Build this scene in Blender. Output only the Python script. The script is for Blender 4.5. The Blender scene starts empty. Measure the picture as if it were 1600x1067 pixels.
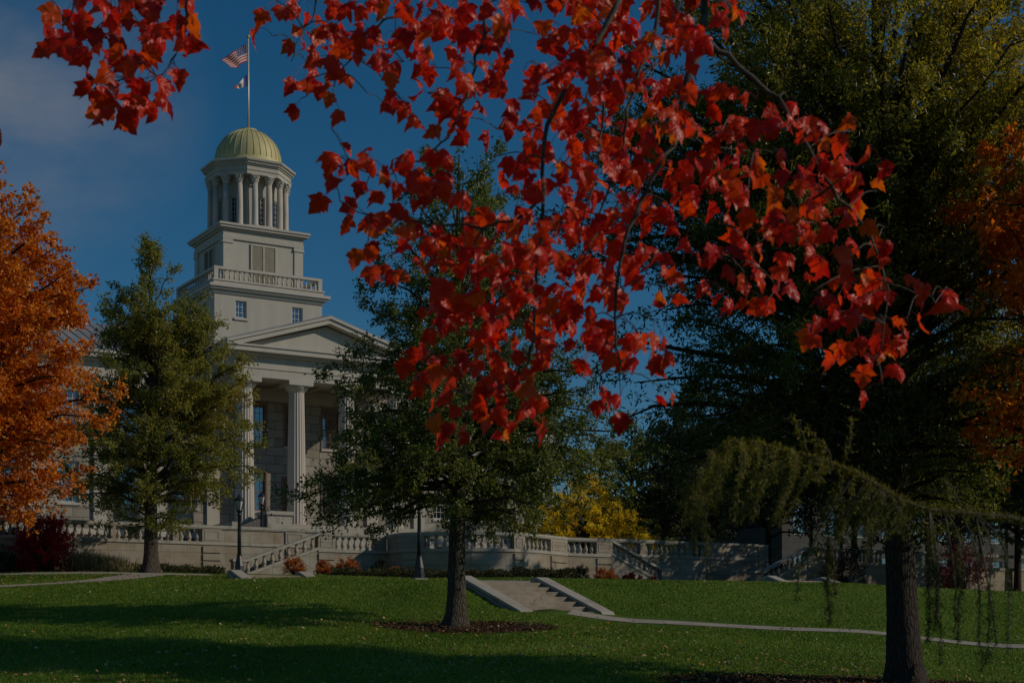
import bpy, math, random
import numpy as np
from mathutils import Vector, Matrix

# ------------------------------------------------------------------ camera, sky, sun, exposure
sc = bpy.context.scene
COL = sc.collection
FPX = 2418.0            # focal length in pixels of a 1600 wide frame
cam_d = bpy.data.cameras.new("camera")
cam_d.sensor_fit = 'HORIZONTAL'
cam_d.sensor_width = 36.0
cam_d.lens = FPX / 1600 * 36.0
cam_d.shift_y = (1000 - 533.5) / 1600
cam_d.clip_start = 0.1
cam_d.clip_end = 5000
cam_d.dof.use_dof = True
cam_d.dof.focus_distance = 70.0
cam_d.dof.aperture_fstop = 9.0
cam = bpy.data.objects.new("camera", cam_d)
cam.location = (0, 0, 0)
cam.rotation_euler = (math.pi / 2, 0, 0)
COL.objects.link(cam)
sc.camera = cam

SUN_EL = math.radians(29)
SUN_DIR = (0.99, -0.14)                       # horizontal direction towards the sun
SUN_AZ = math.atan2(SUN_DIR[0], -SUN_DIR[1])
world = bpy.data.worlds.new("World")
sc.world = world
world.use_nodes = True
wn, wl = world.node_tree.nodes, world.node_tree.links
wn.clear()
sky = wn.new('ShaderNodeTexSky')
sky.sky_type = 'NISHITA'
sky.sun_disc = False
sky.sun_elevation = SUN_EL
sky.sun_rotation = math.atan2(SUN_DIR[0], SUN_DIR[1])
sky.altitude = 200
sky.air_density = 1.0
sky.dust_density = 0.0
sky.ozone_density = 6.0
bg = wn.new('ShaderNodeBackground')
bg.inputs['Strength'].default_value = 0.114
wo = wn.new('ShaderNodeOutputWorld')
# thin clouds standing in one part of the sky
tc = wn.new('ShaderNodeTexCoord')
nz = wn.new('ShaderNodeTexNoise')
nz.inputs['Scale'].default_value = 7.0
nz.inputs['Detail'].default_value = 7.0
nz.inputs['Roughness'].default_value = 0.55
mp = wn.new('ShaderNodeMapping')
mp.inputs['Scale'].default_value = (1.0, 1.0, 2.0)
wl.new(tc.outputs['Generated'], mp.inputs['Vector'])
wl.new(mp.outputs['Vector'], nz.inputs['Vector'])
cd = Vector((-0.335, 1.0, 0.36)).normalized()
dt = wn.new('ShaderNodeVectorMath'); dt.operation = 'DISTANCE'
wl.new(tc.outputs['Generated'], dt.inputs[0]); dt.inputs[1].default_value = cd
mr = wn.new('ShaderNodeMapRange')
mr.inputs['From Min'].default_value = 0.13; mr.inputs['From Max'].default_value = 0.0
wl.new(dt.outputs['Value'], mr.inputs['Value'])
nr = wn.new('ShaderNodeMapRange')
nr.inputs['From Min'].default_value = 0.36; nr.inputs['From Max'].default_value = 0.75
wl.new(nz.outputs['Fac'], nr.inputs['Value'])
mu = wn.new('ShaderNodeMath'); mu.operation = 'MULTIPLY'
wl.new(mr.outputs['Result'], mu.inputs[0]); wl.new(nr.outputs['Result'], mu.inputs[1])
mx = wn.new('ShaderNodeMix'); mx.data_type = 'RGBA'
wl.new(mu.outputs[0], mx.inputs['Factor'])
hs = wn.new('ShaderNodeHueSaturation')
hs.inputs['Hue'].default_value = 0.49; hs.inputs['Saturation'].default_value = 1.22; hs.inputs['Value'].default_value = 1.0
wl.new(sky.outputs['Color'], hs.inputs['Color'])
wl.new(hs.outputs['Color'], mx.inputs['A'])
mx.inputs['B'].default_value = (4.6, 4.6, 5.0, 1)
wl.new(mx.outputs['Result'], bg.inputs['Color'])
wl.new(bg.outputs[0], wo.inputs[0])

sun_d = bpy.data.lights.new("sun", 'SUN')
sun_d.energy = 5.0
sun_d.angle = math.radians(0.5)
sun_d.color = (1.0, 0.90, 0.73)
sun = bpy.data.objects.new("sun", sun_d)
sun.rotation_euler = (math.pi / 2 - SUN_EL, 0, SUN_AZ)
sun.location = (60, -20, 60)
COL.objects.link(sun)

sc.view_settings.view_transform = 'Standard'
sc.view_settings.look = 'None'
sc.view_settings.exposure = -1.48
sc.view_settings.gamma = 1.0
sc.cycles.max_bounces = 6
sc.cycles.diffuse_bounces = 4
sc.cycles.glossy_bounces = 3
sc.cycles.transmission_bounces = 4
sc.cycles.caustics_reflective = False
sc.cycles.caustics_refractive = False
sc.cycles.sample_clamp_indirect = 6.0
sc.cycles.use_denoising = True

# ------------------------------------------------------------------ helpers
def P(px, py, Y):
    return Vector(((px - 800) / FPX * Y, Y, (1000 - py) / FPX * Y))

def G(px, Y):
    return Vector(((px - 800) / FPX * Y, Y, 0.0))

def tag(o, label=None, cat=None, group=None, kind=None):
    if label: o['label'] = label
    if cat: o['category'] = cat
    if group: o['group'] = group
    if kind: o['kind'] = kind
    return o

def empty(name, loc, rz=0.0, label=None, cat=None, group=None):
    o = bpy.data.objects.new(name, None)
    o.empty_display_size = 0.3
    o.location = loc
    o.rotation_euler = (0, 0, rz)
    COL.objects.link(o)
    return tag(o, label, cat, group)

def copy_tree(o, parent=None):
    c = o.copy()
    COL.objects.link(c)
    c.parent = parent
    for ch in list(o.children):
        copy_tree(ch, c)
    return c

class MB:
    def __init__(self):
        self.v = []; self.f = []
    def add(self, vs, fs):
        n = len(self.v)
        self.v += [tuple(p) for p in vs]
        self.f += [tuple(i + n for i in q) for q in fs]
        return self
    def box(self, x0, x1, y0, y1, z0, z1):
        return self.add([(x0,y0,z0),(x1,y0,z0),(x1,y1,z0),(x0,y1,z0),(x0,y0,z1),(x1,y0,z1),(x1,y1,z1),(x0,y1,z1)],
            [(0,3,2,1),(4,5,6,7),(0,1,5,4),(1,2,6,5),(2,3,7,6),(3,0,4,7)])
    def obox(self, o, ux, uy, a, b, c, d, z0, z1):
        """box in a rotated frame: along ux from a to b, along uy from c to d"""
        pts = []
        for z in (z0, z1):
            for (s, t) in ((a,c),(b,c),(b,d),(a,d)):
                p = o + ux * s + uy * t
                pts.append((p.x, p.y, z))
        return self.add(pts, [(0,3,2,1),(4,5,6,7),(0,1,5,4),(1,2,6,5),(2,3,7,6),(3,0,4,7)])
    def prism(self, bottom, top):
        """side walls and caps between two rings of equal length"""
        n = len(bottom)
        fs = [tuple(range(n-1, -1, -1)), tuple(range(n, 2*n))]
        for i in range(n):
            j = (i + 1) % n
            fs.append((i, j, n + j, n + i))
        return self.add(list(bottom) + list(top), fs)
    def lathe(self, prof, n=12, c=(0,0,0), rot=0.0, cap=True):
        vs = []; fs = []
        for (r, z) in prof:
            for k in range(n):
                a = 2 * math.pi * k / n + rot
                vs.append((c[0] + r * math.cos(a), c[1] + r * math.sin(a), c[2] + z))
        for i in range(len(prof) - 1):
            for k in range(n):
                j = (k + 1) % n
                fs.append((i*n + k, i*n + j, (i+1)*n + j, (i+1)*n + k))
        if cap:
            fs.append(tuple(range(n-1, -1, -1)))
            m = (len(prof) - 1) * n
            fs.append(tuple(range(m, m + n)))
        return self.add(vs, fs)
    def tube(self, pts, rad, n=6):
        pts = [Vector(p) for p in pts]
        vs = []; fs = []
        up = Vector((0.31, 0.17, 0.93))
        for i, p in enumerate(pts):
            t = (pts[min(i+1, len(pts)-1)] - pts[max(i-1, 0)])
            if t.length < 1e-9: t = Vector((0,0,1))
            t.normalize()
            ref = up if abs(t.dot(up)) < 0.95 else Vector((1, 0, 0))
            a = t.cross(ref).normalized(); b = t.cross(a)
            for k in range(n):
                an = 2 * math.pi * k / n
                q = p + (a * math.cos(an) + b * math.sin(an)) * rad[i]
                vs.append((q.x, q.y, q.z))
        for i in range(len(pts) - 1):
            for k in range(n):
                j = (k + 1) % n
                fs.append((i*n + k, (i+1)*n + k, (i+1)*n + j, i*n + j))
        fs.append(tuple(range(n)))
        m = (len(pts) - 1) * n
        fs.append(tuple(range(m + n - 1, m - 1, -1)))
        return self.add(vs, fs)
    def build(self, name, mat, parent=None, world=False, smooth=False, bevel=0.0):
        off = parent.location if (parent and world) else Vector((0,0,0))
        v = [(a - off[0], b - off[1], c - off[2]) for (a, b, c) in self.v] if world else self.v
        me = bpy.data.meshes.new(name)
        me.from_pydata(v, [], self.f)
        if smooth:
            me.polygons.foreach_set('use_smooth', [True] * len(me.polygons))
        me.materials.append(mat)
        o = bpy.data.objects.new(name, me)
        COL.objects.link(o)
        if parent: o.parent = parent
        if bevel:
            bv = o.modifiers.new('bevel', 'BEVEL')
            bv.width = bevel; bv.segments = 1; bv.limit_method = 'ANGLE'
        return o

def np_mesh(name, V, F, mat, parent=None, smooth=False):
    """V (n,3) array, F (m,k) array of equal-size faces"""
    V = np.asarray(V, dtype=np.float32)
    if parent is not None:
        V = V - np.array(parent.location, dtype=np.float32)
    F = np.asarray(F, dtype=np.int32)
    m, k = F.shape
    me = bpy.data.meshes.new(name)
    me.vertices.add(len(V)); me.vertices.foreach_set('co', V.ravel())
    me.loops.add(m * k); me.loops.foreach_set('vertex_index', F.ravel())
    me.polygons.add(m)
    me.polygons.foreach_set('loop_start', np.arange(0, m * k, k, dtype=np.int32))
    me.update(calc_edges=True)
    me.polygons.foreach_set('use_smooth', np.full(m, smooth))
    me.materials.append(mat)
    o = bpy.data.objects.new(name, me)
    COL.objects.link(o)
    if parent is not None: o.parent = parent
    return o

# ------------------------------------------------------------------ materials
def new_mat(name):
    m = bpy.data.materials.new(name)
    m.use_nodes = True
    n, l = m.node_tree.nodes, m.node_tree.links
    n.clear()
    out = n.new('ShaderNodeOutputMaterial')
    b = n.new('ShaderNodeBsdfPrincipled')
    l.new(b.outputs[0], out.inputs[0])
    return m, n, l, b, out

def ramp(n, stops):
    r = n.new('ShaderNodeValToRGB')
    e = r.color_ramp.elements
    while len(e) < len(stops): e.new(0.5)
    for i, (p, c) in enumerate(stops):
        e[i].position = p; e[i].color = (*c, 1)
    return r

def mat_noise(name, c1, c2, scale=3.0, rough=0.8, detail=6, bump=0.0, spec=0.3, metal=0.0, c3=None, streak=None):
    m, n, l, b, out = new_mat(name)
    tcn = n.new('ShaderNodeTexCoord')
    src = tcn.outputs['Object']
    if streak:
        mpn = n.new('ShaderNodeMapping'); mpn.inputs['Scale'].default_value = streak
        l.new(src, mpn.inputs['Vector']); src = mpn.outputs['Vector']
    t = n.new('ShaderNodeTexNoise'); t.inputs['Scale'].default_value = scale
    t.inputs['Detail'].default_value = detail; t.inputs['Roughness'].default_value = 0.6
    l.new(src, t.inputs['Vector'])
    stops = [(0.32, c1), (0.68, c2)] if c3 is None else [(0.3, c1), (0.5, c2), (0.7, c3)]
    r = ramp(n, stops)
    l.new(t.outputs['Fac'], r.inputs['Fac'])
    l.new(r.outputs['Color'], b.inputs['Base Color'])
    b.inputs['Roughness'].default_value = rough
    b.inputs['Specular IOR Level'].default_value = spec
    b.inputs['Metallic'].default_value = metal
    if bump:
        bn = n.new('ShaderNodeBump'); bn.inputs['Strength'].default_value = bump
        bn.inputs['Distance'].default_value = 0.03
        l.new(t.outputs['Fac'], bn.inputs['Height']); l.new(bn.outputs['Normal'], b.inputs['Normal'])
    return m

def mat_ashlar(name, c1, c2, mortar, bw=1.0, bh=0.45, msize=0.012, stain=(0.8, 0.7, 0.6), stain_amt=0.35, rot=0.0, bump=0.35, zspan=None):
    """block stone, courses along z, blocks along the wall (x turned by rot about z)"""
    m, n, l, b, out = new_mat(name)
    tcn = n.new('ShaderNodeTexCoord')
    mpr = n.new('ShaderNodeMapping'); mpr.inputs['Rotation'].default_value = (0, 0, rot)
    l.new(tcn.outputs['Object'], mpr.inputs['Vector'])
    sx = n.new('ShaderNodeSeparateXYZ'); l.new(mpr.outputs['Vector'], sx.inputs[0])
    ad = n.new('ShaderNodeMath'); ad.operation = 'ADD'
    l.new(sx.outputs['X'], ad.inputs[0]); l.new(sx.outputs['Y'], ad.inputs[1])
    cx = n.new('ShaderNodeCombineXYZ'); l.new(ad.outputs[0], cx.inputs['X']); l.new(sx.outputs['Z'], cx.inputs['Y'])
    br = n.new('ShaderNodeTexBrick')
    br.inputs['Scale'].default_value = 1.0
    br.inputs['Brick Width'].default_value = bw; br.inputs['Row Height'].default_value = bh
    br.inputs['Mortar Size'].default_value = msize; br.inputs['Mortar Smooth'].default_value = 0.2
    br.inputs['Color1'].default_value = (*c1, 1); br.inputs['Color2'].default_value = (*c2, 1)
    br.inputs['Mortar'].default_value = (*mortar, 1)
    l.new(cx.outputs[0], br.inputs['Vector'])
    t = n.new('ShaderNodeTexNoise'); t.inputs['Scale'].default_value = 0.9; t.inputs['Detail'].default_value = 9
    t.inputs['Roughness'].default_value = 0.65
    l.new(tcn.outputs['Object'], t.inputs['Vector'])
    rr = ramp(n, [(0.35, (1, 1, 1)), (0.7, stain)])
    l.new(t.outputs['Fac'], rr.inputs['Fac'])
    mxn = n.new('ShaderNodeMix'); mxn.data_type = 'RGBA'; mxn.blend_type = 'MULTIPLY'
    mxn.inputs['Factor'].default_value = stain_amt * 2 if stain_amt < .5 else 1
    l.new(br.outputs['Color'], mxn.inputs['A']); l.new(rr.outputs['Color'], mxn.inputs['B'])
    l.new(mxn.outputs['Result'], b.inputs['Base Color'])
    b.inputs['Roughness'].default_value = 0.88
    b.inputs['Specular IOR Level'].default_value = 0.2
    t2 = n.new('ShaderNodeTexNoise'); t2.inputs['Scale'].default_value = 9; t2.inputs['Detail'].default_value = 5
    l.new(tcn.outputs['Object'], t2.inputs['Vector'])
    mh = n.new('ShaderNodeMath'); mh.operation = 'MULTIPLY_ADD'; mh.inputs[1].default_value = -0.8
    l.new(br.outputs['Fac'], mh.inputs[0]); l.new(t2.outputs['Fac'], mh.inputs[2])
    bn = n.new('ShaderNodeBump'); bn.inputs['Strength'].default_value = bump; bn.inputs['Distance'].default_value = 0.03
    l.new(mh.outputs[0], bn.inputs['Height']); l.new(bn.outputs['Normal'], b.inputs['Normal'])
    return m

def mat_leaf(name, stops, scale=0.5, trans=0.35, rough=0.45, noise_w=0.5, spec=0.35, tmul=1.6, zgrad=None):
    m, n, l, b, out = new_mat(name)
    g = n.new('ShaderNodeNewGeometry')
    tcn = n.new('ShaderNodeTexCoord')
    t = n.new('ShaderNodeTexNoise'); t.inputs['Scale'].default_value = scale; t.inputs['Detail'].default_value = 3
    l.new(tcn.outputs['Object'], t.inputs['Vector'])
    ns = n.new('ShaderNodeMapRange'); ns.inputs['From Min'].default_value = 0.3; ns.inputs['From Max'].default_value = 0.7
    l.new(t.outputs['Fac'], ns.inputs['Value'])
    mi = n.new('ShaderNodeMix'); mi.data_type = 'FLOAT'
    mi.inputs['Factor'].default_value = noise_w
    l.new(g.outputs['Random Per Island'], mi.inputs['A']); l.new(ns.outputs['Result'], mi.inputs['B'])
    val = mi.outputs['Result']
    if zgrad:      # leaf colours that shift along one direction through the crown
        vec, lo, hi, w = zgrad
        dp = n.new('ShaderNodeVectorMath'); dp.operation = 'DOT_PRODUCT'; dp.inputs[1].default_value = vec
        l.new(tcn.outputs['Object'], dp.inputs[0])
        zr = n.new('ShaderNodeMapRange'); zr.inputs['From Min'].default_value = lo; zr.inputs['From Max'].default_value = hi
        l.new(dp.outputs['Value'], zr.inputs['Value'])
        m2 = n.new('ShaderNodeMix'); m2.data_type = 'FLOAT'; m2.inputs['Factor'].default_value = w
        l.new(val, m2.inputs['A']); l.new(zr.outputs['Result'], m2.inputs['B'])
        val = m2.outputs['Result']
    r = ramp(n, stops)
    l.new(val, r.inputs['Fac'])
    l.new(r.outputs['Color'], b.inputs['Base Color'])
    b.inputs['Roughness'].default_value = rough
    b.inputs['Specular IOR Level'].default_value = spec
    tr = n.new('ShaderNodeBsdfTranslucent')
    sm = n.new('ShaderNodeVectorMath'); sm.operation = 'SCALE'; sm.inputs['Scale'].default_value = tmul
    l.new(r.outputs['Color'], sm.inputs[0]); l.new(sm.outputs[0], tr.inputs['Color'])
    ms = n.new('ShaderNodeMixShader'); ms.inputs[0].default_value = trans
    l.new(b.outputs[0], ms.inputs[1]); l.new(tr.outputs[0], ms.inputs[2])
    l.new(ms.outputs[0], out.inputs[0])
    return m

def mat_plain(name, c, rough=0.5, metal=0.0, spec=0.5):
    m, n, l, b, out = new_mat(name)
    b.inputs['Base Color'].default_value = (*c, 1)
    b.inputs['Roughness'].default_value = rough
    b.inputs['Metallic'].default_value = metal
    b.inputs['Specular IOR Level'].default_value = spec
    return m

def mat_pane(name):
    m, n, l, b, out = new_mat(name)
    tcn = n.new('ShaderNodeTexCoord')
    t = n.new('ShaderNodeTexNoise'); t.inputs['Scale'].default_value = 1.3; t.inputs['Detail'].default_value = 2
    l.new(tcn.outputs['Object'], t.inputs['Vector'])
    bn = n.new('ShaderNodeBump'); bn.inputs['Strength'].default_value = 0.25; bn.inputs['Distance'].default_value = 0.05
    l.new(t.outputs['Fac'], bn.inputs['Height']); l.new(bn.outputs['Normal'], b.inputs['Normal'])
    b.inputs['Base Color'].default_value = (0.012, 0.02, 0.03, 1)
    b.inputs['Roughness'].default_value = 0.04
    b.inputs['IOR'].default_value = 2.1
    b.inputs['Specular IOR Level'].default_value = 0.9
    b.inputs['Coat Weight'].default_value = 0.6
    b.inputs['Coat Roughness'].default_value = 0.03
    return m

M = {}
M['paint'] = mat_noise('painted_stone', (0.425, 0.390, 0.335), (0.485, 0.45, 0.392), 1.1, 0.7, bump=0.05, streak=(1.6, 1.6, .35))
M['trim'] = mat_noise('painted_trim', (0.455, 0.418, 0.365), (0.505, 0.468, 0.41), 2.0, 0.65, bump=0.03)
M['column'] = mat_noise('column_paint', (0.47, 0.415, 0.355), (0.54, 0.485, 0.42), 1.5, 0.7, streak=(1, 1, 0.2))
M['ashlar'] = mat_ashlar('ashlar', (0.44, 0.41, 0.35), (0.31, 0.285, 0.24), (0.13, 0.118, 0.10), 1.15, 0.52, 0.020, (0.66, 0.60, 0.52), 0.4)
M['terrace'] = mat_ashlar('terrace_stone', (0.42, 0.385, 0.325), (0.37, 0.335, 0.28), (0.25, 0.22, 0.185), 1.25, 0.55, 0.014, (0.68, 0.55, 0.42), 0.48, rot=math.radians(-30.8), bump=0.2)
M['coping'] = mat_noise('coping_stone', (0.34, 0.31, 0.26), (0.43, 0.40, 0.34), 2.0, 0.85, bump=0.12, c3=(0.26, 0.23, 0.19))
M['baluster'] = mat_noise('baluster_stone', (0.31, 0.265, 0.215), (0.43, 0.385, 0.325), 5.0, 0.85, bump=0.1)
M['dark_stone'] = mat_noise('weathered_stone', (0.07, 0.07, 0.07), (0.20, 0.19, 0.175), 2.5, 0.9, bump=0.2, streak=(2.5, 2.5, 0.35))
M['roof'] = mat_noise('metal_roof', (0.20, 0.21, 0.22), (0.28, 0.29, 0.30), 1.0, 0.45, spec=0.5)
M['gold'] = mat_noise('gold_leaf', (0.47, 0.405, 0.18), (0.53, 0.46, 0.22), 1.3, 0.62, metal=0.12, c3=(0.42, 0.39, 0.20), spec=0.5, streak=(1, 1, 0.4))
M['frame'] = mat_plain('window_frame', (0.55, 0.54, 0.52), 0.5)
M['brown_frame'] = mat_plain('brown_frame', (0.20, 0.115, 0.075), 0.6)
M['pane'] = mat_pane('window_glass')
M['louvre'] = mat_noise('louvre_paint', (0.42, 0.37, 0.28), (0.47, 0.42, 0.33), 2, 0.7)
M['iron'] = mat_noise('black_iron', (0.010, 0.013, 0.018), (0.022, 0.026, 0.032), 6, 0.42, spec=0.5)
M['lamp_glass'] = mat_plain('lamp_glass', (0.55, 0.56, 0.56), 0.25, 0, 0.6)
M['steel'] = mat_plain('pole_paint', (0.55, 0.54, 0.52), 0.4, 0.2)
M['bark'] = mat_noise('bark', (0.022, 0.018, 0.014), (0.105, 0.085, 0.068), 9, 0.92, bump=0.9, streak=(1, 1, 0.16))
M['bark2'] = mat_noise('dark_bark', (0.016, 0.013, 0.010), (0.080, 0.062, 0.050), 11, 0.92, bump=1.0, streak=(1, 1, 0.14))
M['twig'] = mat_noise('maple_bark', (0.035, 0.028, 0.022), (0.13, 0.11, 0.085), 22, 0.85, bump=0.3)
M['concrete'] = mat_noise('concrete', (0.29, 0.26, 0.215), (0.42, 0.38, 0.32), 1.3, 0.9, bump=0.14, c3=(0.34, 0.30, 0.25))
M['step'] = mat_noise('step_concrete', (0.25, 0.205, 0.155), (0.37, 0.315, 0.245), 2.2, 0.9, bump=0.12)
M['path'] = mat_noise('path_concrete', (0.30, 0.255, 0.21), (0.40, 0.35, 0.29), 1.6, 0.92, bump=0.05)
M['mulch'] = mat_noise('mulch', (0.020, 0.010, 0.007), (0.075, 0.035, 0.022), 30, 0.95, bump=0.6)
M['hall'] = mat_noise('hall_stone', (0.40, 0.34, 0.26), (0.46, 0.40, 0.31), 1.5, 0.85)
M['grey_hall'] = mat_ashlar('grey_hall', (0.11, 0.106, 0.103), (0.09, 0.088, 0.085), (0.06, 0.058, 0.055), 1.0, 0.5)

def mat_bark(name, c1, c2):
    m, n, l, b, out = new_mat(name)
    tcn = n.new('ShaderNodeTexCoord')
    mpn = n.new('ShaderNodeMapping'); mpn.inputs['Scale'].default_value = (1, 1, .22)
    l.new(tcn.outputs['Object'], mpn.inputs['Vector'])
    dn = n.new('ShaderNodeTexNoise'); dn.inputs['Scale'].default_value = 5; dn.inputs['Detail'].default_value = 4
    l.new(mpn.outputs['Vector'], dn.inputs['Vector'])
    ad = n.new('ShaderNodeVectorMath'); ad.operation = 'MULTIPLY_ADD'; ad.inputs[1].default_value = (.12, .12, .12)
    l.new(dn.outputs['Color'], ad.inputs[0]); l.new(mpn.outputs['Vector'], ad.inputs[2])
    vo = n.new('ShaderNodeTexVoronoi'); vo.feature = 'DISTANCE_TO_EDGE'; vo.inputs['Scale'].default_value = 16
    l.new(ad.outputs[0], vo.inputs['Vector'])
    fn = n.new('ShaderNodeTexNoise'); fn.inputs['Scale'].default_value = 40; fn.inputs['Detail'].default_value = 5
    l.new(tcn.outputs['Object'], fn.inputs['Vector'])
    mu_ = n.new('ShaderNodeMapRange'); mu_.inputs['From Max'].default_value = .22
    l.new(vo.outputs['Distance'], mu_.inputs['Value'])
    mix_ = n.new('ShaderNodeMath'); mix_.operation = 'MULTIPLY_ADD'; mix_.inputs[1].default_value = .48
    l.new(mu_.outputs['Result'], mix_.inputs[0])
    sc2 = n.new('ShaderNodeMath'); sc2.operation = 'MULTIPLY'; sc2.inputs[1].default_value = .75
    l.new(fn.outputs['Fac'], sc2.inputs[0]); l.new(sc2.outputs[0], mix_.inputs[2])
    r = ramp(n, [(0.15, c1), (0.9, c2)]); l.new(mix_.outputs[0], r.inputs['Fac'])
    l.new(r.outputs['Color'], b.inputs['Base Color'])
    b.inputs['Roughness'].default_value = .95; b.inputs['Specular IOR Level'].default_value = .15
    bn = n.new('ShaderNodeBump'); bn.inputs['Strength'].default_value = 1.0; bn.inputs['Distance'].default_value = .05
    l.new(mix_.outputs[0], bn.inputs['Height']); l.new(bn.outputs['Normal'], b.inputs['Normal'])
    return m
M['bark'] = mat_bark('oak_bark', (0.020, 0.016, 0.012), (0.14, 0.115, 0.09))
M['bark2'] = mat_bark('furrowed_bark', (0.012, 0.009, 0.007), (0.085, 0.066, 0.052))
# ------------------------------------------------------------------ terrain
YK = np.array([-40, 0, 15, 28, 35, 42, 47, 50, 54, 58, 62, 66, 72, 90, 200, 900], float)
PK = np.array([-700, 0, 250, 480, 720, 800, 1000, 1300, 1600, 2300], float)
ZK = np.array([
 [-1.6,-1.6,-1.2,-.75, 0.0, .60,1.10,1.45,1.90,2.2,2.6,2.95,3.2,3.4,3.5,3.5],
 [-1.6,-1.6,-1.2,-.75, 0.0, .60,1.10,1.45,1.90,2.2,2.6,2.93,3.2,3.4,3.5,3.5],
 [-1.6,-1.6,-1.2,-.75, 0.0, .62,1.12,1.48,1.95,2.2,2.55,2.88,3.2,3.4,3.5,3.5],
 [-1.6,-1.6,-1.2,-.80,-.08, .52,1.10,1.60,2.10,2.27,2.47,2.72,3.1,3.4,3.5,3.5],
 [-1.6,-1.6,-1.2,-.82,-.15, .34, .86,1.62,2.03,2.22,2.42,2.65,3.05,3.4,3.5,3.5],
 [-1.6,-1.6,-1.2,-.83,-.17, .32, .84,1.64,2.03,2.22,2.42,2.62,2.95,3.2,3.4,3.5],
 [-1.6,-1.6,-1.2,-.86,-.22, .22, .56,1.00,1.88,2.22,2.40,2.52,2.65,2.7,3.0,3.5],
 [-1.6,-1.6,-1.25,-.92,-.50,-.02,.32, .62,1.40,2.08,2.26,2.34,2.45,2.6,3.0,3.5],
 [-1.6,-1.6,-1.35,-1.05,-.76,-.34,-.04,.22,.92,1.70,1.90,2.0,2.1,2.4,3.0,3.5],
 [-1.6,-1.6,-1.4,-1.15,-.90,-.55,-.3,-.05,.6,1.40,1.60,1.8,2.0,2.4,3.0,3.5]])
UX, UY = math.sin(math.radians(59.2)), math.cos(math.radians(59.2))
u3 = Vector((UX, UY, 0)); v3 = Vector((-UY, UX, 0))
STEP_O = Vector((0.11, 46.8, 0.72))          # lawn steps: bottom left corner, steps climb along v3

def _terr(X, Y):
    Yc = np.clip(Y, -40, 900)
    px = np.clip(800 + FPX * X / np.maximum(Yc, 24.0), PK[0], PK[-1])
    iy = np.clip(np.searchsorted(YK, Yc) - 1, 0, len(YK) - 2)
    ty = (Yc - YK[iy]) / (YK[iy+1] - YK[iy])
    ip = np.clip(np.searchsorted(PK, px) - 1, 0, len(PK) - 2)
    tp = (px - PK[ip]) / (PK[ip+1] - PK[ip]); tp = tp * tp * (3 - 2 * tp)
    z0 = ZK[ip, iy] * (1-ty) + ZK[ip, iy+1] * ty
    z1 = ZK[ip+1, iy] * (1-ty) + ZK[ip+1, iy+1] * ty
    return z0 * (1-tp) + z1 * tp

def terrain(X, Y, carve=True):
    X = np.asarray(X, float); Y = np.asarray(Y, float)
    z = np.zeros(np.broadcast(X, Y).shape)
    w = [.1, .2, .4, .2, .1]
    for k, o in enumerate((-1.6, -.8, 0, .8, 1.6)):
        z = z + w[k] * _terr(X, Y + o)
    z = z + 0.03 * np.sin(X * .7 + 1.3 * np.sin(Y * .31)) * np.clip(Y / 30, 0, 1)
    ba = (X - STEP_O.x) * u3.x + (Y - STEP_O.y) * u3.y
    bb = (X - STEP_O.x) * v3.x + (Y - STEP_O.y) * v3.y
    zc = STEP_O.z + .02 + 1.18 * np.clip(bb / 3.7, 0, 1)              # turf banked up against the left cheek wall
    wt = np.clip((ba + 3.2) / 2.6, 0, 1) * (ba < .3) * np.clip((bb + .5) / .7, 0, 1) * np.clip((5.5 - bb) / 1.5, 0, 1)
    wt = wt * wt * (3 - 2 * wt)
    z = np.where(zc > z, z + (zc - z) * wt, z)
    if carve:
        a = (X - STEP_O.x) * u3.x + (Y - STEP_O.y) * u3.y
        b = (X - STEP_O.x) * v3.x + (Y - STEP_O.y) * v3.y
        inside = (a > 0.12) & (a < 3.25) & (b > 0.15) & (b < 4.0)
        z = np.where(inside, z - 0.8, z)
    return z

def tz(x, y): return float(terrain(np.array([x]), np.array([y]), False)[0])
def ground(px, Y):
    p = G(px, Y); p.z = tz(p.x, p.y); return p

def axis(parts):
    out = []
    for (a, b, s) in parts:
        out += list(np.arange(a, b, s))
    out.append(parts[-1][1])
    return np.array(out, float)
gx = axis([(-900,-200,100),(-200,-60,20),(-60,-24,3),(-24,24,.4),(24,60,3),(60,200,20),(200,900,100)])
gy = axis([(-60,0,6),(0,22,1.5),(22,72,.4),(72,100,1.5),(100,200,20),(200,900,100)])
XX, YY = np.meshgrid(gx, gy)
ZZ = terrain(XX, YY)
nV = np.stack([XX.ravel(), YY.ravel(), ZZ.ravel()], 1)
nx_, ny_ = len(gx), len(gy)
ii, jj = np.meshgrid(np.arange(nx_ - 1), np.arange(ny_ - 1))
q = (jj * nx_ + ii).ravel()
nF = np.stack([q, q + 1, q + nx_ + 1, q + nx_], 1)

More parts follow.
